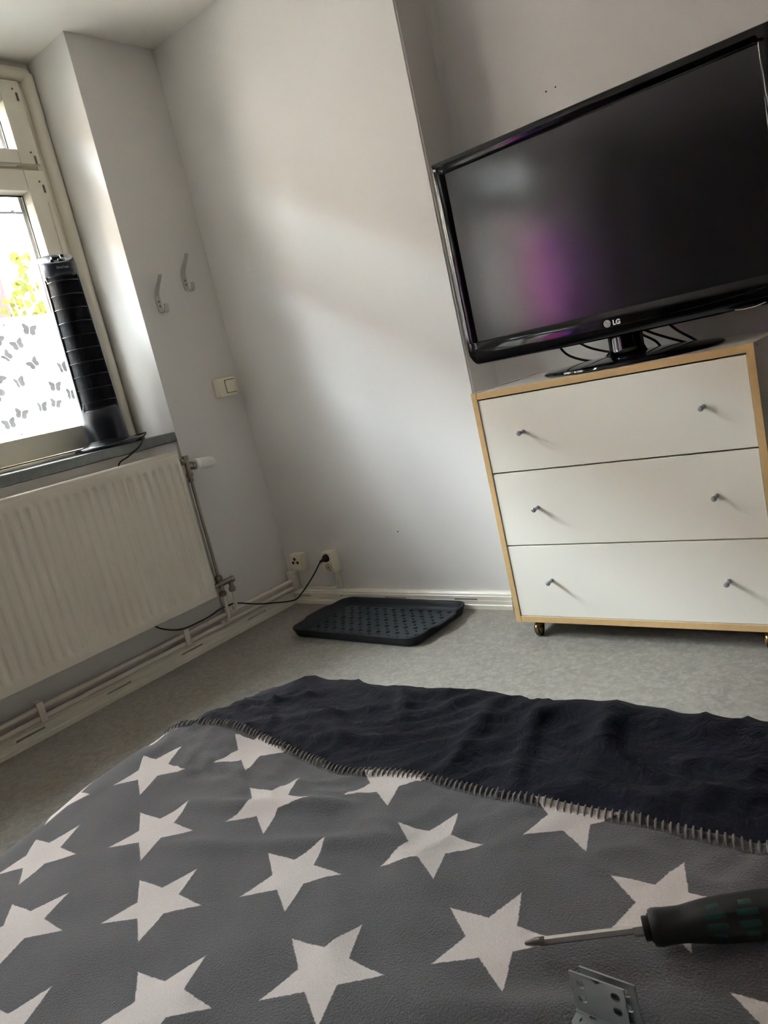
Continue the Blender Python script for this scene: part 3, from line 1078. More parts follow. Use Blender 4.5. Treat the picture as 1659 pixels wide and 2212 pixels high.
MB().lathe([(0.100, 0), (0.1325, 0.0), (0.135, 0.003), (0.135, 0.011), (0.131, 0.016), (0.100, 0.021), (0.084, 0.026), (0.081, 0.034)], 56, Matrix.Translation((FX, FY, FZ))).build('fan_base', M['fan_base'], fan, 50)
zl = [0.030, 0.034] + [0.12, 0.150, 0.154]
GZ0, GZ1 = 0.152, 0.662
rows = [0.030, 0.06, 0.10, GZ0 - 0.004, GZ0, GZ0 + 0.008] + [GZ0 + 0.008 + (GZ1 - GZ0 - 0.016) * k / 20 for k in range(1, 20)] + [GZ1 - 0.008, GZ1, GZ1 + 0.004, 0.690, 0.704, 0.7155, 0.7165, 0.717, FH - 0.004, FH]
NA = 120


def fan_pt(j, k):
    z = rows[k]
    a = 2 * PI * j / NA
    d = abs((a + PI) % (2 * PI) - PI)
    r = fr_(z)
    # recessed grille window, with rounded corners
    lim = math.radians(63)
    if z < GZ0 + 0.009 or z > GZ1 - 0.009: lim = math.radians(57)
    if GZ0 - 0.0001 < z < GZ1 + 0.0001 and d < lim:
        r -= 0.010 if GZ0 + 0.001 < z < GZ1 - 0.001 else 0.003
    if 0.7152 < z < 0.7168: r -= 0.0012
    if z > FH - 0.002: r -= 0.003
    if z > 0.704: z -= TILT * r * math.cos(a) * (z - 0.704) / (FH - 0.704)
    return (FX + r * math.cos(a + FACE), FY + r * math.sin(a + FACE), FZ + z)


b = MB().grid(fan_pt, NA + 1, len(rows))
bmesh.ops.remove_doubles(b.bm, verts=b.bm.verts, dist=1e-5)
b.build('housing', M['fan_black'], fan, 38)
# fine upright louvres and ten ribs
b = MB()
for k in range(31):
    a = math.radians(-57 + 114 * k / 30)
    pts_ = []
    for z in (GZ0 + 0.006, (GZ0 + GZ1) / 2, GZ1 - 0.006):
        r = fr_(z) - 0.0045
        pts_.append((FX + r * math.cos(a + FACE), FY + r * math.sin(a + FACE), FZ + z))
    b.tube(pts_, 0.0013, 5)
b.build('grille_louvre', M['fan_grille'], fan, 0)['kind'] = 'stuff'
for k in range(10):
    z = 0.182 + k * 0.0510
    pts_ = []
    for q in range(19):
        a = math.radians(-60 + 120 * q / 18)
        r = fr_(z) - 0.0022
        pts_.append((FX + r * math.cos(a + FACE), FY + r * math.sin(a + FACE), FZ + z))
    MB().tube(pts_, 0.0016, 6).build('grille_rib', M['fan_grille'], fan)
tp = MB().lathe([(0.0005, -0.003), (0.0610, -0.003), (0.0625, 0.0), (0.0625, 0.002), (0.0600, 0.003), (0.0560, 0.0012), (0.0005, 0.0010)], 48, Matrix.Translation((FX, FY, FZ + FH)), cap=False).build('top_panel', M['fan_top'], fan, 40)
slant(tp)
slant(MB().lathe([(0.017, 0), (0.017, 0.008), (0.0155, 0.0105), (0.004, 0.011)], 24, Matrix.Translation((FX, FY, FZ + FH + 0.001))).build('dial', M['black_gloss'], tp, 40))
for dx, dy in ((0.022, -0.030), (0.034, -0.004), (-0.010, 0.036)):
    slant(MB().lathe([(0.0075, 0), (0.0075, 0.006), (0.006, 0.0075)], 16, Matrix.Translation((FX + dx, FY + dy, FZ + FH + 0.001))).build('button', M['black_gloss'], tp, 40))
me = text_mesh('SilverCrest', 0.0125, 0.0003, 0.0002)
for v in me.vertices:
    z = 0.684 + v.co.y
    r = fr_(z) + 0.0003 + v.co.z
    a = FACE + math.radians(8) + v.co.x / fr_(z) * 0.78
    v.co = (FX + r * math.cos(a), FY + r * math.sin(a), FZ + z)
mesh_obj('lettering', me, M['fan_letter'], fan, Matrix.Identity(4))
cord = catmull([(-2.74, 1.755, 0.918), (-2.69, 1.782, 0.921), (-2.645, 1.768, 0.922), (-2.612, 1.728, 0.908), (-2.606, 1.712, 0.890), (-2.608, 1.690, 0.872), (-2.612, 1.640, 0.850), (-2.612, 1.588, 0.822), (-2.608, 1.575, 0.70), (-2.605, 1.55, 0.45), (-2.603, 1.52, 0.25),
                (-2.590, 1.530, 0.196), (-2.580, 1.578, 0.160), (-2.578, 1.640, 0.138), (-2.580, 1.730, 0.133), (-2.603, 1.800, 0.128), (-2.606, 1.850, 0.134), (-2.600, 1.890, 0.135), (-2.577, 1.925, 0.134), (-2.566, 2.02, 0.092), (-2.560, 2.11, 0.062), (-2.545, 2.170, 0.0440), (-2.512, 2.196, 0.046),
                (-2.470, 2.199, 0.075), (-2.42, 2.200, 0.114), (-2.360, 2.203, 0.168), (-2.325, 2.205, 0.205), (-2.308, 2.207, 0.219)], 6)
MB().tube(cord, 0.0031, 8).build('power_cord', M['cord'], fan)
b = MB().lathe([(0.0165, 0), (0.0175, 0.004), (0.0165, 0.016), (0.0135, 0.022), (0.0065, 0.030), (0.0050, 0.046), (0.0036, 0.050)], 20, frame_from((-0.05, -1, -0.10), (-2.307, 2.2500, 0.224)))
b.build('plug', M['black_soft'], fan, 40)

# ================================================================== boot tray
TC = Vector((-1.946, 2.077, 0))
tray = thing('boot_tray', 'shallow dark grey plastic boot tray with a studded base by the back wall', 'tray', TC)
tang = math.radians(-1.6)
THX, THY = 0.330, 0.180


def tray_outline(hx, hy, r, bulge, n=14):
    out = []
    for cx, cy, a0 in ((hx - r, hy - r, 0), (-hx + r, hy - r, 90), (-hx + r, -hy + r, 180), (hx - r, -hy + r, 270)):
        for k in range(n):
            a = math.radians(a0 + 90 * k / (n - 1))
            out.append([cx + r * math.cos(a), cy + r * math.sin(a)])
    # densify the straight sides
    res = []
    for p, q in zip(out, out[1:] + out[:1]):
        L_ = math.hypot(q[0] - p[0], q[1] - p[1])
        m_ = max(1, int(L_ / 0.012))
        for k in range(m_):
            res.append([p[0] + (q[0] - p[0]) * k / m_, p[1] + (q[1] - p[1]) * k / m_])
    for p in res:
        if abs(abs(p[0]) - hx) < 0.03:
            s = max(0, 1 - (abs(p[1]) / 0.085) ** 2)
            s = s * s * (3 - 2 * s)
            p[0] += math.copysign(bulge * min(1, s * 1.6), p[0])
    return res


def tray_pt(p, z):
    c_, s_ = math.cos(tang), math.sin(tang)
    return (TC.x + c_ * p[0] - s_ * p[1], TC.y + s_ * p[0] + c_ * p[1], z)


b = MB()
rings = []
for inset, z, bul in ((0.030, 0.0005, 0.0), (0.016, 0.0005, 0.0), (0.012, 0.006, 0.0), (0.004, 0.028, 0.010), (0.001, 0.031, 0.016), (0.000, 0.036, 0.020), (0.003, 0.038, 0.020), (0.010, 0.0385, 0.020), (0.013, 0.036, 0.012), (0.018, 0.020, 0.0), (0.024, 0.0075, 0.0), (0.030, 0.0055, 0.0)):
    ol = tray_outline(THX - inset, THY - inset, max(0.02, 0.055 - inset), bul)
    rings.append([b.bm.verts.new(tray_pt(p, z)) for p in ol])
nmin = min(len(r) for r in rings)
if any(len(r) != nmin for r in rings):
    raise RuntimeError('tray rings differ: %s' % [len(r) for r in rings])
for r1, r2_ in zip(rings, rings[1:]):
    for k in range(nmin):
        b.bm.faces.new((r1[k], r1[(k + 1) % nmin], r2_[(k + 1) % nmin], r2_[k]))
b.bm.faces.new(rings[0][::-1])
b.build('rim', M['tray'], tray, 50)
ol = tray_outline(THX - 0.029, THY - 0.029, 0.026, 0)
b = MB()
b.bm.faces.new([b.bm.verts.new(tray_pt(p, 0.0060)) for p in ol])
b.build('tray_floor', M['tray_mat'], tray, 0)
stud = None
cnt = 0
for i in range(-12, 13):
    for j in range(-5, 6):
        if (i + j) % 2: continue
        p = (i * 0.0235, j * 0.0262)
        mm = Matrix.Translation(tray_pt(p, 0.0058)) @ Matrix.Rotation(tang + (0.6 if (i % 2) else -0.6), 4, 'Z')
        if stud is None:
            sb = MB().box(-0.0085, 0.0085, -0.0026, 0.0026, 0, 0.0045, 0.0018, 1)
            stud = sb.build('stud', M['tray'], tray, 50)
            stud.matrix_world = mm
        else:
            instance(stud, 'stud', tray, mm)
        cnt += 1

# ================================================================== chest of drawers
DX0, DX1, DY0, DY1, DZ0, DZ1 = -1.287, -0.468, 2.030, 2.478, 0.058, 0.820
chest = thing('chest_of_drawers', 'white chest of three drawers with beech edges on brass castors', 'chest of drawers', ((DX0 + DX1) / 2, 2.25, 0))
E_ = 0.0185


def board(name, x0, x1, y0, y1, z0, z1, m=M['laminate_side']):
    """panel with a beech lipping along its front edge"""
    p = MB().box(x0, x1, y0 + 0.0015, y1, z0, z1, 0.0006, 1).build(name, m, chest, 0)
    MB().box(x0, x1, y0 - 0.0005, y0 + 0.0016, z0, z1, 0.0005, 1).build('edge_band', M['beech'], p, 0)
    return p


board('side_panel', DX0, DX0 + E_, DY0, DY1, DZ0 - 0.002, DZ1 + 0.0014)
sp_ = board('side_panel', DX1 - E_, DX1, DY0, DY1, DZ0 - 0.002, DZ1 + 0.0014)
board('top_panel', DX0 + E_, DX1 - E_, DY0 + 0.001, DY1, DZ1 - 0.0205, DZ1 - 0.0004)
board('bottom_panel', DX0 + E_, DX1 - E_, DY0 + 0.001, DY1, DZ0, DZ0 + 0.0200)
disc('fixing_cap', sp_, (DX1 + 0.0, 2.060, 0.812), (1, 0, 0), 0.003, M['steel_dark'])
MB().box(DX0 + E_, DX1 - E_, DY1 - 0.006, DY1 - 0.001, DZ0 + 0.02, DZ1 - 0.02).build('back_panel', M['laminate_side'], chest, 0)
IX0, IX1 = DX0 + E_ + 0.002, DX1 - E_ - 0.002
zz = [DZ0 + 0.0215, 0.3195, 0.5600, DZ1 - 0.0225]
for k in range(3):
    za, zb_ = zz[k] + (0.0024 if k else 0), zz[k + 1] - 0.0024
    d = empty('drawer', ((IX0 + IX1) / 2, DY0, za))
    d.parent = chest
    d.matrix_parent_inverse = chest.matrix_world.inverted()
    MB().box(IX0, IX1, DY0 + 0.003, DY0 + 0.020, za, zb_, 0.0008, 1).build('drawer_front', M['laminate'], d, 0)
    bx = MB()
    bx.box(IX0 + 0.012, IX0 + 0.024, DY0 + 0.020, DY1 - 0.03, za + 0.02, zb_ - 0.03)
    bx.box(IX1 - 0.024, IX1 - 0.012, DY0 + 0.020, DY1 - 0.03, za + 0.02, zb_ - 0.03)
    bx.box(IX0 + 0.012, IX1 - 0.012, DY1 - 0.042, DY1 - 0.03, za + 0.02, zb_ - 0.03)
    bx.box(IX0 + 0.012, IX1 - 0.012, DY0 + 0.020, DY1 - 0.03, za + 0.012, za + 0.02)
    bx.build('drawer_box', M['laminate_side'], d, 0)
    kz = (0.203, 0.442, 0.682)[k]
    for kx in (-1.131, -0.604):
        o = MB().lathe([(0.0062, 0.0), (0.0056, 0.004), (0.0050, 0.014), (0.0056, 0.021), (0.0074, 0.028), (0.0078, 0.031), (0.0066, 0.0335), (0.003, 0.0345)], 20, frame_from((0, -1, 0), (kx, DY0 + 0.0032, kz))).build('knob', M['knob'], d, 50)
o = disc('chip_mark', d, (-0.96, DY0 + 0.0034, 0.56), (0, -1, 0), 0.002, M['laminate_side'])
o.location.z -= 0.0
castors = None
for cx, cy in ((-1.225, 2.062), (-0.530, 2.062), (-1.225, 2.43), (-0.530, 2.43)):
    ca = empty('castor', (cx, cy, 0))
    ca.parent = chest
    ca.matrix_parent_inverse = chest.matrix_world.inverted()
    MB().lathe([(0.0245, -0.0075), (0.0245, 0.0075)], 28, frame_from((1, 0.15, 0), (cx, cy, 0.0245))).build('wheel', M['black_soft'], ca, 40)
    # brass hood: part of a sphere over the wheel, and its swivel stem
    bb = MB()
    n1, n2 = 14, 8
    R_ = 0.0262
    rr = []
    for i in range(n1 + 1):
        a = math.radians(-50 + 200 * i / n1)
        row = []
        for j in range(n2 + 1):
            q = math.radians(-75 + 150 * j / n2)
            row.append(bb.bm.verts.new((cx + R_ * 0.62 * math.sin(q), cy - R_ * math.cos(a) * math.cos(q) * 0.98, 0.0262 + R_ * math.sin(a) * max(0.35, math.cos(q)))))
        rr.append(row)
    for i in range(n1):
        for j in range(n2):
            bb.bm.faces.new((rr[i][j], rr[i + 1][j], rr[i + 1][j + 1], rr[i][j + 1]))
    bb.lathe([(0.009, 0.046), (0.0065, 0.050), (0.0065, 0.054), (0.017, 0.055), (0.017, 0.0578)], 18, Matrix.Translation((cx, cy, 0)))
    bb.build('hood', M.setdefault('castor_brass', mat('castor_brass', (160, 138, 92), 0.25, metal=1.0, var=0.15, vscale=80)), ca, 60)

# ================================================================== television
TX0, TX1, TZ0, TZ1, TY = -1.342, -0.372, 0.902, 1.532, 2.150
tcx = (TX0 + TX1) / 2
tv = thing('television', 'large flat black television on a glossy oval stand on the chest', 'television', (tcx, 2.2, DZ1))


def tv_outline(ins=0.0, nb=100):
    pts_ = [(TX1 - ins, TZ1 - ins), (TX0 + ins, TZ1 - ins)]
    # lower edge: corners turn up, then a shallow curve
    hw = (TX1 - TX0) / 2 - ins
    for k in range(nb + 1):
        u = -1 + 2 * k / nb
        uu = abs(u)
        z = TZ0 + 0.004 * math.cos(u * PI / 2) * -1
        if uu > 0.945:
            z += 0.030 * ((uu - 0.945) / 0.055) ** 2
        pts_.append((tcx + u * hw, z + ins))
    return pts_


SX0, SX1, SZ0, SZ1 = -1.302, -0.404, 0.9725, 1.4935
# housing behind the bezel
b = MB()
b.prism(tv_outline(0.006), lambda p: (p[0], TY + 0.010, p[1]), lambda p: (p[0] * 0.94 + tcx * 0.06, TY + 0.085, (p[1] - 1.2) * 0.92 + 1.2))
b.build('rear_housing', M['black_soft'], tv, 40)
# bezel: outer ring, rounded front, inner edge falling back to the screen
b = MB()
outl = tv_outline(0.0)


def inner_pt(p, ins):
    x = min(max(p[0], SX0 - ins), SX1 + ins)
    z = min(max(p[1], SZ0 - ins), SZ1 + ins)
    return (x, z)


dense = []
for p, q in zip(outl, outl[1:] + outl[:1]):
    L_ = math.hypot(q[0] - p[0], q[1] - p[1])
    m_ = max(1, int(L_ / 0.02))
    for k in range(m_):
        dense.append((p[0] + (q[0] - p[0]) * k / m_, p[1] + (q[1] - p[1]) * k / m_))
rings = []
cxz = (tcx, 1.22)


def shrink(p, d):
    x = p[0] - math.copysign(min(d, abs(p[0] - tcx)), p[0] - tcx) if abs(abs(p[0] - tcx) - (TX1 - TX0) / 2) < 0.05 else p[0]
    z = p[1] - d if p[1] > 1.5 else (p[1] + d if p[1] < 0.96 else p[1])
    return (x, z)


for f_, yy in ((lambda p: p, TY + 0.022), (lambda p: p, TY + 0.008), (lambda p: shrink(p, 0.003), TY + 0.002), (lambda p: shrink(p, 0.009), TY), (lambda p: inner_pt(p, 0.0035), TY + 0.001), (lambda p: inner_pt(p, 0.0), TY + 0.003), (lambda p: inner_pt(p, -0.001), TY + 0.009)):
    rings.append([b.bm.verts.new((f_(p)[0], yy, f_(p)[1])) for p in dense])
nd_ = len(dense)
for a_, c_ in zip(rings, rings[1:]):
    for k in range(nd_):
        b.bm.faces.new((a_[k], a_[(k + 1) % nd_], c_[(k + 1) % nd_], c_[k]))
bmesh.ops.remove_doubles(b.bm, verts=b.bm.verts, dist=1e-6)
b.build('bezel', M['black_gloss'], tv, 40)
MB().box(SX0 - 0.002, SX1 + 0.002, TY + 0.0065, TY + 0.010, SZ0 - 0.002, SZ1 + 0.002).build('screen', M['screen'], tv, 0)
MB().box(TX0 - 0.0006, TX0 + 0.005, TY + 0.0035, TY + 0.0075, 0.945, 1.500, 0.001).build('chamfer_reflection', M.setdefault('strip', mat('chamfer_reflection_tone', (112, 98, 90), 0.15)), tv, 40)  # grey-brown strip paints the wall's reflection on the bezel's left chamfer
MB().tube(catmull([(tcx - 0.47, TY + 0.002, TZ0 + 0.046), (tcx - 0.25, TY - 0.0003, TZ0 + 0.030), (tcx, TY - 0.0005, TZ0 + 0.0265), (tcx + 0.25, TY - 0.0003, TZ0 + 0.030), (tcx + 0.47, TY + 0.002, TZ0 + 0.046)], 8), 0.0011, 6).build('lower_lip', M['black_gloss'], tv)
# glass stand
bm_ = Matrix.Translation((tcx + 0.010, 2.222, DZ1)) @ Matrix.Diagonal((1.78, 1.22, 1, 1))
MB().lathe([(0.120, 0.0), (0.144, 0.001), (0.148, 0.005), (0.147, 0.010), (0.141, 0.0135), (0.100, 0.019), (0.060, 0.023), (0.030, 0.0245)], 64, bm_).build('stand_base', M['black_gloss'], tv, 50)
nm = Matrix.Translation((tcx + 0.010, 2.215, DZ1 + 0.020)) @ Matrix.Diagonal((1.25, 0.75, 1, 1))
MB().lathe([(0.060, 0.0), (0.046, 0.006), (0.041, 0.020), (0.041, 0.090)], 40, nm).build('stand_neck', M['black_gloss'], tv, 50)
# emblem and lettering
emx, emz = tcx - 0.004, 0.9395
em = MB().lathe([(0.0105, 0), (0.0105, 0.0008), (0.0098, 0.0012)], 32, frame_from((0, -1, 0), (emx - 0.006, TY - 0.0004, emz))).build('emblem', M['emblem'], tv, 40)
ecx = emx - 0.006


def arc_strip(cx, cz, r0, r1, a0, a1, n=18):
    bb = MB()
    v0, v1 = [], []
    for k in range(n + 1):
        a = math.radians(a0 + (a1 - a0) * k / n)
        v0.append(bb.bm.verts.new((cx + r0 * math.cos(a), TY - 0.0020, cz + r0 * math.sin(a))))
        v1.append(bb.bm.verts.new((cx + r1 * math.cos(a), TY - 0.0020, cz + r1 * math.sin(a))))
    for k in range(n):
        bb.bm.faces.new((v0[k], v0[k + 1], v1[k + 1], v1[k]))
    return bb


bb = arc_strip(ecx, emz, 0.0068, 0.0080, 75, 360)
bb.box(ecx + 0.0006, ecx + 0.0078, TY - 0.0021, TY - 0.0015, emz - 0.0006, emz + 0.0006)
bb.box(ecx - 0.0010, ecx + 0.0002, TY - 0.0021, TY - 0.0015, emz - 0.0036, emz + 0.0042)
bb.box(ecx - 0.0010, ecx + 0.0026, TY - 0.0021, TY - 0.0015, emz - 0.0038, emz - 0.0027)
bb.lathe([(0.0012, 0), (0.0012, 0.0004)], 10, frame_from((0, -1, 0), (ecx - 0.0034, TY - 0.0016, emz + 0.0032)))
bb.build('emblem_face', M['emblem_line'], em, 0)
me = text_mesh('LG', 0.0185, 0.0004, 0.0009)
mesh_obj('lettering', me, M['letter'], tv, Matrix.Translation((emx + 0.0215, TY - 0.0010, emz - 0.0065)) @ Matrix.Rotation(PI / 2, 4, 'X'))
# power light strip under the right corner
MB().tube(catmull([(-0.528, TY - 0.0005, 0.9035), (-0.505, TY - 0.003, 0.9005), (-0.480, TY - 0.003, 0.9015), (-0.455, TY - 0.001, 0.9065)], 6), 0.0014, 8).build('power_light', M['chrome'], tv)
for c_ in ([(-1.075, 2.24, 0.915), (-1.065, 2.29, 0.868), (-1.01, 2.31, 0.8375), (-0.95, 2.29, 0.8375), (-0.915, 2.27, 0.86)],
           [(-1.02, 2.24, 0.915), (-0.995, 2.29, 0.880), (-0.955, 2.31, 0.858), (-0.92, 2.30, 0.850), (-0.89, 2.27, 0.86)],
           [(-0.835, 2.23, 0.92), (-0.820, 2.27, 0.888), (-0.800, 2.32, 0.858), (-0.796, 2.36, 0.830)],
           [(-0.820, 2.23, 0.915), (-0.780, 2.28, 0.878), (-0.740, 2.34, 0.845), (-0.73, 2.38, 0.832)],
           [(-0.735, 2.23, 0.915), (-0.722, 2.28, 0.880), (-0.702, 2.34, 0.845), (-0.700, 2.38, 0.832)]):
    MB().tube(catmull(c_, 8), 0.0038, 8).build('cable', M['cord'], tv)

# ================================================================== bed
BT = 0.536
BX0, BX1, BY0, BY1 = -0.930, 0.52, -1.35, 0.768
BR = 0.065
bed = thing('bed', 'bed under the navy cover and the star blanket', 'bed', (-0.2, -0.3, 0))
MB().box(BX0 + 0.03, BX1 - 0.03, BY0 + 0.03, BY1 - 0.03, 0.27, BT - 0.035, 0.05, 4).build('mattress', M['mattress'], bed, 50)
MB().box(BX0 + 0.04, BX1 - 0.04, BY0 + 0.04, BY1 - 0.04, 0.16, 0.27, 0.004).build('bed_frame', M['wood_frame'], bed, 40)
for lx in (BX0 + 0.09, BX1 - 0.09):
    for ly in (BY0 + 0.09, BY1 - 0.09):
        MB().box(lx - 0.03, lx + 0.03, ly - 0.03, ly + 0.03, 0, 0.16, 0.003).build('leg', M['wood_frame'], bed, 40)


def sstep(a, c, x):
    t_ = max(0, min(1, (x - a) / (c - a)))
    return t_ * t_ * (3 - 2 * t_)


def drape(u, v):
    cx = min(max(u, BX0 + BR), BX1 - BR)
    cy = min(max(v, BY0 + BR), BY1 - BR)
    # plan corners of the mattress are round
    rc = 0.035
    ix0, iy1 = BX0 + BR + rc, BY1 - BR - rc
    if u < ix0 and v > iy1:
        dx, dy = u - ix0, v - iy1
        L_ = math.hypot(dx, dy)
        if L_ > rc:
            cx, cy = ix0 + dx / L_ * rc, iy1 + dy / L_ * rc
        else:
            cx, cy = u, v
    dx, dy = u - cx, v - cy
    e = math.hypot(dx, dy)
    top = BT - 0.010 * sstep(0.70, 0.92, -u) * (1 - sstep(0.28, 0.42, v)) + 0.010 * sstep(0.72, 0.86, -u) * sstep(0.24, 0.42, v) * (1 - 0.95 * sstep(0.53, 0.64, v)) + 0.004 * sstep(0.50, 0.60, v) - 0.011 * sstep(0.45, 0.75, -u) * sstep(0.58, 0.68, v)
    if e < 1e-9:
        return Vector((u, v, top)), Vector((0, 0, 1))
    nx_, ny2 = dx / e, dy / e
    th = e / BR
    if th < PI / 2:
        return Vector((cx + nx_ * BR * math.sin(th), cy + ny2 * BR * math.sin(th), top - BR * (1 - math.cos(th)))), Vector((nx_ * math.sin(th), ny2 * math.sin(th), math.cos(th)))
    return Vector((cx + nx_ * BR, cy + ny2 * BR, top - BR - (e - BR * PI / 2))), Vector((nx_, ny2, 0))


def seg_ridge(u, v, a, c, w, h):
    ax, ay = a
    dx, dy = c[0] - ax, c[1] - ay
    L2 = dx * dx + dy * dy
    t_ = max(0, min(1, ((u - ax) * dx + (v - ay) * dy) / L2))
    d = math.hypot(u - ax - dx * t_, v - ay - dy * t_)
    return h * math.exp(-(d / w) ** 2) * (0.35 + 0.65 * math.sin(PI * min(1, max(0, t_))))


def navy_h(u, v):
    p = Vector((u * 5.0 + 1.3, v * 7.5, 0.3))
    wx = noise.noise(p * 0.8) * 0.9
    wy = noise.noise(p * 0.8 + Vector((7, 3, 1))) * 0.9
    q = Vector((u * 7.0 + wx * 1.4 + v * 3, v * 10.0 + wy * 1.4 - u * 2.5, 1.7))
    r1 = 1 - abs(noise.noise(q)) * 2
    r2_ = 1 - abs(noise.noise(q * 2.3 + Vector((3, 1, 0)))) * 2
    r3_ = 1 - abs(noise.noise(q * 4.1 + Vector((1, 5, 2)))) * 2
    h = 0.0050 * max(0, r1) ** 4 + 0.0040 * max(0, r2_) ** 4 + 0.0016 * max(0, r3_) ** 3 + 0.004 * noise.noise(Vector((u * 3.1, v * 4, 5)))
    for a, c, w, hh in NAVY_FOLDS:
        h += seg_ridge(u, v, a, c, w, hh)
    return h


NAVY_FOLDS = [((-0.50, 0.70), (-0.47, 0.55), 0.012, 0.008), ((-0.44, 0.72), (-0.40, 0.56), 0.010, 0.007), ((-0.36, 0.74), (-0.33, 0.60), 0.014, 0.009),
              ((-0.80, 0.56), (-0.62, 0.68), 0.012, 0.007), ((-0.76, 0.54), (-0.55, 0.60), 0.010, 0.006), ((-0.29, 0.72), (-0.17, 0.69), 0.014, 0.009),
              ((-0.28, 0.57), (-0.12, 0.62), 0.010, 0.006), ((-0.66, 0.73), (-0.58, 0.62), 0.010, 0.006), ((-0.88, 0.58), (-0.78, 0.69), 0.010, 0.006)]
US = [-1.18 + 0.0068 * k for k in range(256)]
VS_ = [0.42 + 0.0066 * k for k in range(102)]


def navy_pt(i, j):
    p, n_ = drape(US[i], VS_[j])
    return p + n_ * (0.004 + navy_h(US[i], VS_[j]))


o = MB().grid(navy_pt, len(US), len(VS_)).build('bed_sheet', M['navy'], None, 180)
tag(o, 'crumpled dark navy cotton cover over the foot of the bed', 'bed cover')


def edge_v(u):
    """where the blanket's stitched hem lies"""
    v = 0.530
    v -= 0.012 * math.exp(-((u + 0.585) / 0.05) ** 2)
    v -= 0.018 * math.exp(-((u + 0.91) / 0.06) ** 2)
    v += 0.003 * math.sin(u * 23 + 1.0)
    return v


BL_RIDGES = [((-0.74, 0.400), (-0.635, 0.425), 0.010, 0.0050), ((-0.665, 0.417), (-0.545, 0.458), 0.009, 0.0075), ((-0.69, 0.345), (-0.60, 0.372), 0.010, 0.0045), ((-0.60, 0.376), (-0.44, 0.440), 0.009, 0.0050),
             ((-0.48, 0.37), (-0.40, 0.30), 0.012, 0.004), ((-0.80, 0.47), (-0.68, 0.468), 0.010, 0.004), ((-0.63, 0.50), (-0.60, 0.46), 0.010, 0.004), ((-0.50, 0.45), (-0.38, 0.40), 0.013, 0.004), ((-0.32, 0.30), (-0.22, 0.345), 0.012, 0.004), ((-0.28, 0.345), (-0.20, 0.375), 0.012, -0.003)]


def blanket_h(u, v):
    h = 0.0045 * noise.noise(Vector((u * 6, v * 8, 2.2))) + 0.0022 * noise.noise(Vector((u * 17, v * 22, 4.1)))
    ev = edge_v(u)
    near = math.exp(-((v - ev) / 0.06) ** 2)
    h -= 0.010 * math.exp(-((u + 0.60) / 0.06) ** 2) * near
    h += 0.008 * math.exp(-((u + 0.76) / 0.08) ** 2) * near
    for a, c, w, hh in BL_RIDGES:
        h += seg_ridge(u, v, a, c, w, hh)
    return h


BUS = [-1.20 + 0.0075 * k for k in range(218)]
NV = 150


def bl_uv(i, j):
    u = BUS[i]
    e = edge_v(u)
    return u, e - (e + 0.55) * (1 - j / (NV - 1)) ** 1.25


def bl_print(u, v):
    """the knit is stretched a little where it turns over the bed's edge"""
    return u - 0.036 * sstep(0.835, 0.905, -u), v


def surf(u, v, lift=0.0):
    p, n_ = drape(u, v)
    hid = max(navy_h(u, min(v, 0.56)), 0) * sstep(0.40, 0.46, v)
    return p + n_ * (0.0125 + max(blanket_h(u, v), -0.004) + 0.6 * hid + lift), n_


star_b = MB().grid(lambda i, j: surf(*bl_uv(i, j))[0], len(BUS), NV, lambda i, j: bl_print(*bl_uv(i, j))).build('star_blanket', M['fleece'], None, 180)
tag(star_b, 'dark grey fleece blanket with white stars spread over the bed', 'blanket')
# rolled hem with a whip stitch over it
hem = MB()
rows_ = []
hu = [-1.19 + 0.004 * k for k in range(405)]
lay = hem.bm.loops.layers.uv.new('UVMap')
uvs = {}
for u in hu:
    e = edge_v(u)
    ring = []
    for k in range(8):
        a = 2 * PI * k / 8
        v = e - 0.002 + 0.0075 * math.cos(a)
        p, n_ = surf(u, v, 0.0035 * math.sin(a) - 0.001)
        vert = hem.bm.verts.new(p)
        uvs[vert] = (u, v)
        ring.append(vert)
    rows_.append(ring)
for a_, c_ in zip(rows_, rows_[1:]):
    for k in range(8):
        f = hem.bm.faces.new((a_[k], a_[(k + 1) % 8], c_[(k + 1) % 8], c_[k]))
        for lp in f.loops:
            lp[lay].uv = uvs[lp.vert]
hem.build('rolled_hem', M['fleece'], star_b, 60)
st = None
u = -1.0
while u < -0.06:
    e = edge_v(u)
    p, n_ = surf(u, e - 0.001, 0.0028)
    pa, _ = surf(u + 0.004, e - 0.008, 0.0)
    pb, _ = surf(u, e + 0.006, 0.0)
    yv = (pb - pa).normalized()
    zv = (n_ - yv * n_.dot(yv)).normalized()
    xv = yv.cross(zv)
    mm = Matrix((xv, yv, zv)).transposed().to_4x4()
    mm.translation = p
    if st is None:
        sb = MB().tube([(0, -0.0072, -0.0022), (0, -0.0052, 0.0003), (0, 0, 0.0010), (0, 0.0046, 0.0), (0, 0.0060, -0.0030)], [0.0006, 0.0010, 0.0012, 0.0010, 0.0006], 6)
        st = sb.build('stitch', M['thread'], star_b)
        st.matrix_parent_inverse = Matrix.Identity(4)
        st.matrix_world = mm
    else:
        instance(st, 'stitch', star_b, mm)
    u += 0.0062

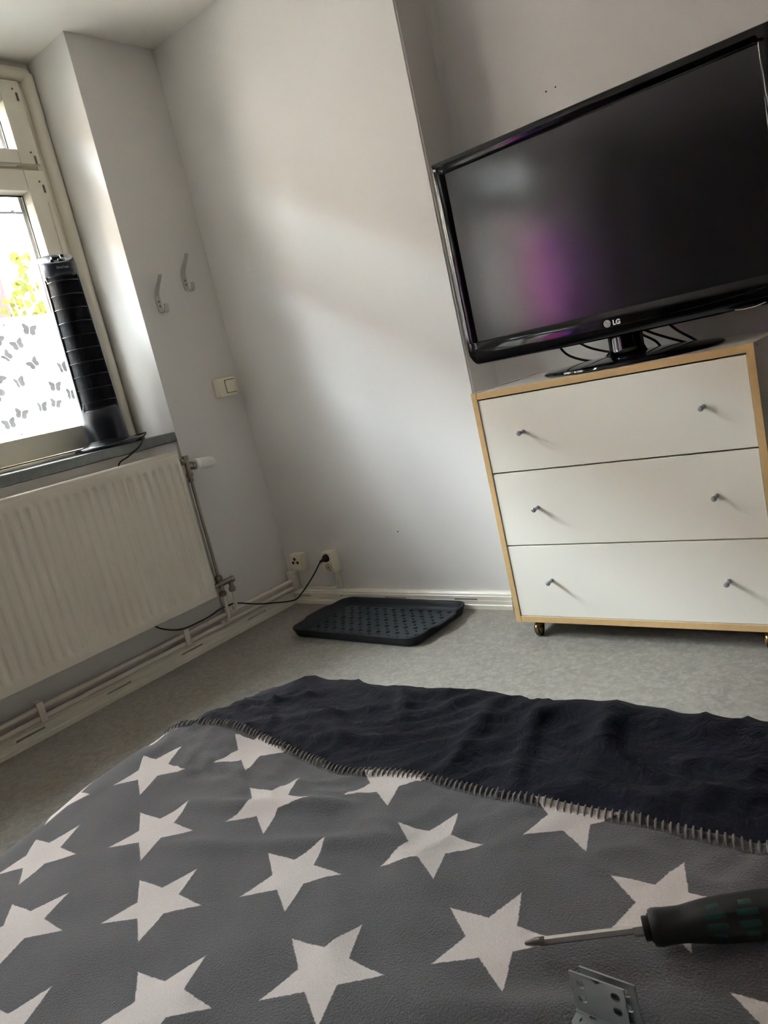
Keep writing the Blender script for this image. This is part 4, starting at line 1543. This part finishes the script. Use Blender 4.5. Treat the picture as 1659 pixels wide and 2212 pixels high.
# ================================================================== screwdriver on the blanket
tip = Vector((-0.2800, 0.3685, 0.5565))
far = Vector((-0.1395, 0.4390, 0.5715))
CAM = Vector((0, 0, 0.965))
axis = (far - tip).normalized()
sd = thing('screwdriver', 'cross-head screwdriver with a black and green handle lying on the blanket', 'screwdriver', tip)
sm = frame_from(axis, tip)
SHL = 0.083
MB().lathe([(0.0029, 0.014), (0.0029, SHL)], 6, sm).build('shaft', M['chrome'], sd, 30)
b = MB().lathe([(0.0029, 0.0145), (0.0031, 0.0135), (0.0030, 0.008), (0.0014, 0.0015), (0.0006, 0.0)], 16, sm)
b.build('cross_tip', M['steel_dark'], sd, 40)
b = MB()
for k in range(4):
    a = PI / 2 * k + 0.35
    c_, s_ = math.cos(a), math.sin(a)
    b.tube([sm @ Vector((0.0009 * c_, 0.0009 * s_, 0.0005)), sm @ Vector((0.0029 * c_, 0.0029 * s_, 0.0075)), sm @ Vector((0.0030 * c_, 0.0030 * s_, 0.011))], 0.0006, 5)
b.build('tip_blade', M['chrome'], sd, 40)
MB().lathe([(0.0042, SHL - 0.008), (0.0046, SHL - 0.006), (0.0046, SHL + 0.001)], 6, sm).build('hex_bolster', M['chrome'], sd, 30)
MB().lathe([(0.0078, SHL - 0.001), (0.0078, SHL + 0.003), (0.0090, SHL + 0.003), (0.0090, SHL + 0.005)], 24, sm).build('collar', M['black_soft'], sd, 40)


def hr(t_):
    pr = [(0, 0.0108), (0.003, 0.0120), (0.010, 0.0114), (0.020, 0.0112), (0.032, 0.0128), (0.048, 0.0142), (0.070, 0.0146), (0.090, 0.0138), (0.104, 0.0120), (0.111, 0.0085), (0.113, 0.003)]
    for (a, r0), (c, r1) in zip(pr, pr[1:]):
        if t_ <= c:
            return r0 + (r1 - r0) * (t_ - a) / (c - a)
    return 0.003


b = MB()
n = 42
rings = []
for q in range(48):
    t_ = 0.113 * q / 47
    ring = []
    for k in range(n):
        a = 2 * PI * k / n
        r = hr(t_) * (1 + 0.035 * math.cos(6 * a) * sstep(0.02, 0.04, t_))
        ring.append(b.bm.verts.new(sm @ Vector((r * math.cos(a), r * math.sin(a), SHL + 0.004 + t_))))
    rings.append(ring)
for r1, r2_ in zip(rings, rings[1:]):
    for k in range(n):
        b.bm.faces.new((r1[k], r1[(k + 1) % n], r2_[(k + 1) % n], r2_[k]))
b.bm.faces.new(rings[0][::-1])
b.bm.faces.new(rings[-1])
b.build('handle', M['handle_black'], sd, 50)
# green grip pads in three groups round the handle, on the side towards the room
vdir = (CAM - (tip + axis * 0.14)).normalized()
lx = sm.to_3x3().transposed() @ vdir
a0 = math.atan2(lx.y, lx.x)
for gidx, (t0, t1) in enumerate(((0.034, 0.049), (0.054, 0.069), (0.074, 0.089))):
    for ridx in range(4):
        aa = a0 + (ridx - 1.35) * 0.46
        tt0, tt1 = (t0 + 0.003 * (ridx in (0, 3)), t1 - 0.003 * (ridx in (0, 3)))
        bb = MB()

        def pt(i, j, lift):
            t_ = tt0 + (tt1 - tt0) * i / 6
            a = aa + (j / 4 - 0.5) * 0.34
            r = hr(t_) * (1 + 0.035 * math.cos(6 * a)) + lift
            return sm @ Vector((r * math.cos(a), r * math.sin(a), SHL + 0.004 + t_))
        bb.grid(lambda i, j: pt(i, j, 0.0004 if (0 < i < 6 and 0 < j < 4) else -0.0002), 7, 5)
        bb.build('grip_pad', M['handle_green'], sd, 60)


# ================================================================== angle brackets
def bracket(label, x, y, z):
    W_, H_, D_, T_ = 0.0350, 0.031, 0.026, 0.0012
    br = thing('angle_bracket', label, 'bracket', (x, y, z), 'angle brackets on the blanket')

    def holed(name, org, ux, uz, w, h, holes, r):
        bb = MB()
        nrm = ux.cross(uz).normalized()
        # cells: one hole per cell of a grid of columns and rows
        xs = [0, w / 2, w]
        zs_ = [0] + [(holes[k][1] + holes[k + 1][1]) / 2 for k in range(len(holes) - 1)] + [h]
        n_ = 16
        for hx in (w * 0.18, w * 0.82):
            xa, xb = (0, w / 2) if hx < w / 2 else (w / 2, w)
            for (q, hz), za, zt in zip(holes, zs_, zs_[1:]):
                for s_ in (0, 1):
                    inn, out_ = [], []
                    for k in range(n_):
                        a = 2 * PI * k / n_ + PI / 4
                        c_, d_ = math.cos(a), math.sin(a)
                        tx = ((xb - hx) if c_ > 0 else (xa - hx)) / c_ if abs(c_) > 1e-6 else 1e9
                        tz = ((zt - hz) if d_ > 0 else (za - hz)) / d_ if abs(d_) > 1e-6 else 1e9
                        t_ = min(tx, tz)
                        P_ = org + nrm * (T_ * s_)
                        out_.append(bb.bm.verts.new(P_ + ux * (hx + c_ * t_) + uz * (hz + d_ * t_)))
                        inn.append(bb.bm.verts.new(P_ + ux * (hx + c_ * r) + uz * (hz + d_ * r)))
                    for k in range(n_):
                        bb.bm.faces.new((out_[k], out_[(k + 1) % n_], inn[(k + 1) % n_], inn[k]))
                    if s_ == 0:
                        first = inn
                for k in range(n_):
                    bb.bm.faces.new((first[k], first[(k + 1) % n_], inn[(k + 1) % n_], inn[k]))
        for (p, q) in (((0, 0), (w, 0)), ((w, 0), (w, h)), ((w, h), (0, h)), ((0, h), (0, 0))):
            vv = [bb.bm.verts.new(org + ux * p[0] + uz * p[1] + nrm * (T_ * s_)) for s_ in (0, 1)] + [bb.bm.verts.new(org + ux * q[0] + uz * q[1] + nrm * (T_ * s_)) for s_ in (1, 0)]
            bb.bm.faces.new(vv)
        bmesh.ops.remove_doubles(bb.bm, verts=bb.bm.verts, dist=1e-6)
        return bb.build(name, M['zinc'], br, 30)
    o0 = Vector((x, y, z))
    holed('upright_plate', o0 + Vector((0, 0, 0.002)), Vector((1, 0, 0)), Vector((0, 0, 1)), W_, H_ - 0.002, [(0, 0.0110), (0, 0.0215)], 0.0029)
    holed('foot_plate', o0 + Vector((0, -D_, 0)), Vector((1, 0, 0)), Vector((0, 1, 0)), W_, D_, [(0, 0.010), (0, 0.020)], 0.0023)
    MB().tube([(x, y - 0.0004, z + 0.0014), (x + W_, y - 0.0004, z + 0.0014)], 0.0017, 8).build('bend', M['zinc'], br)
    return br


bracket('zinc angle bracket in front, its drilled plate upright on the blanket', -0.2265, 0.3365, 0.5530)
bracket('zinc angle bracket just behind the other one', -0.2212, 0.3405, 0.5545)

# ================================================================== made-up curtain, out of view, added to colour the television's reflection
cu = thing('reflection_curtain', 'made-up magenta and violet sheer over the second window, added to tint the television reflection', 'curtain', (-2.80, -1.6, 1.7))
for (ya, yb, m_) in ((-1.30, -1.62, M['curtain']), (-1.62, -1.97, M['curtain_b'])):
    MB().grid(lambda i, j: (-2.80 + 0.012 * math.sin(i * 1.15), ya + (yb - ya) * i / 40, 0.96 + 0.78 * j / 6), 41, 7).build('reflection_sheer', m_, cu, 180)
MB().tube([(-2.80, -1.995, 1.745), (-2.80, -0.255, 1.745)], 0.006, 10).build('reflection_rod', M['chrome'], cu)
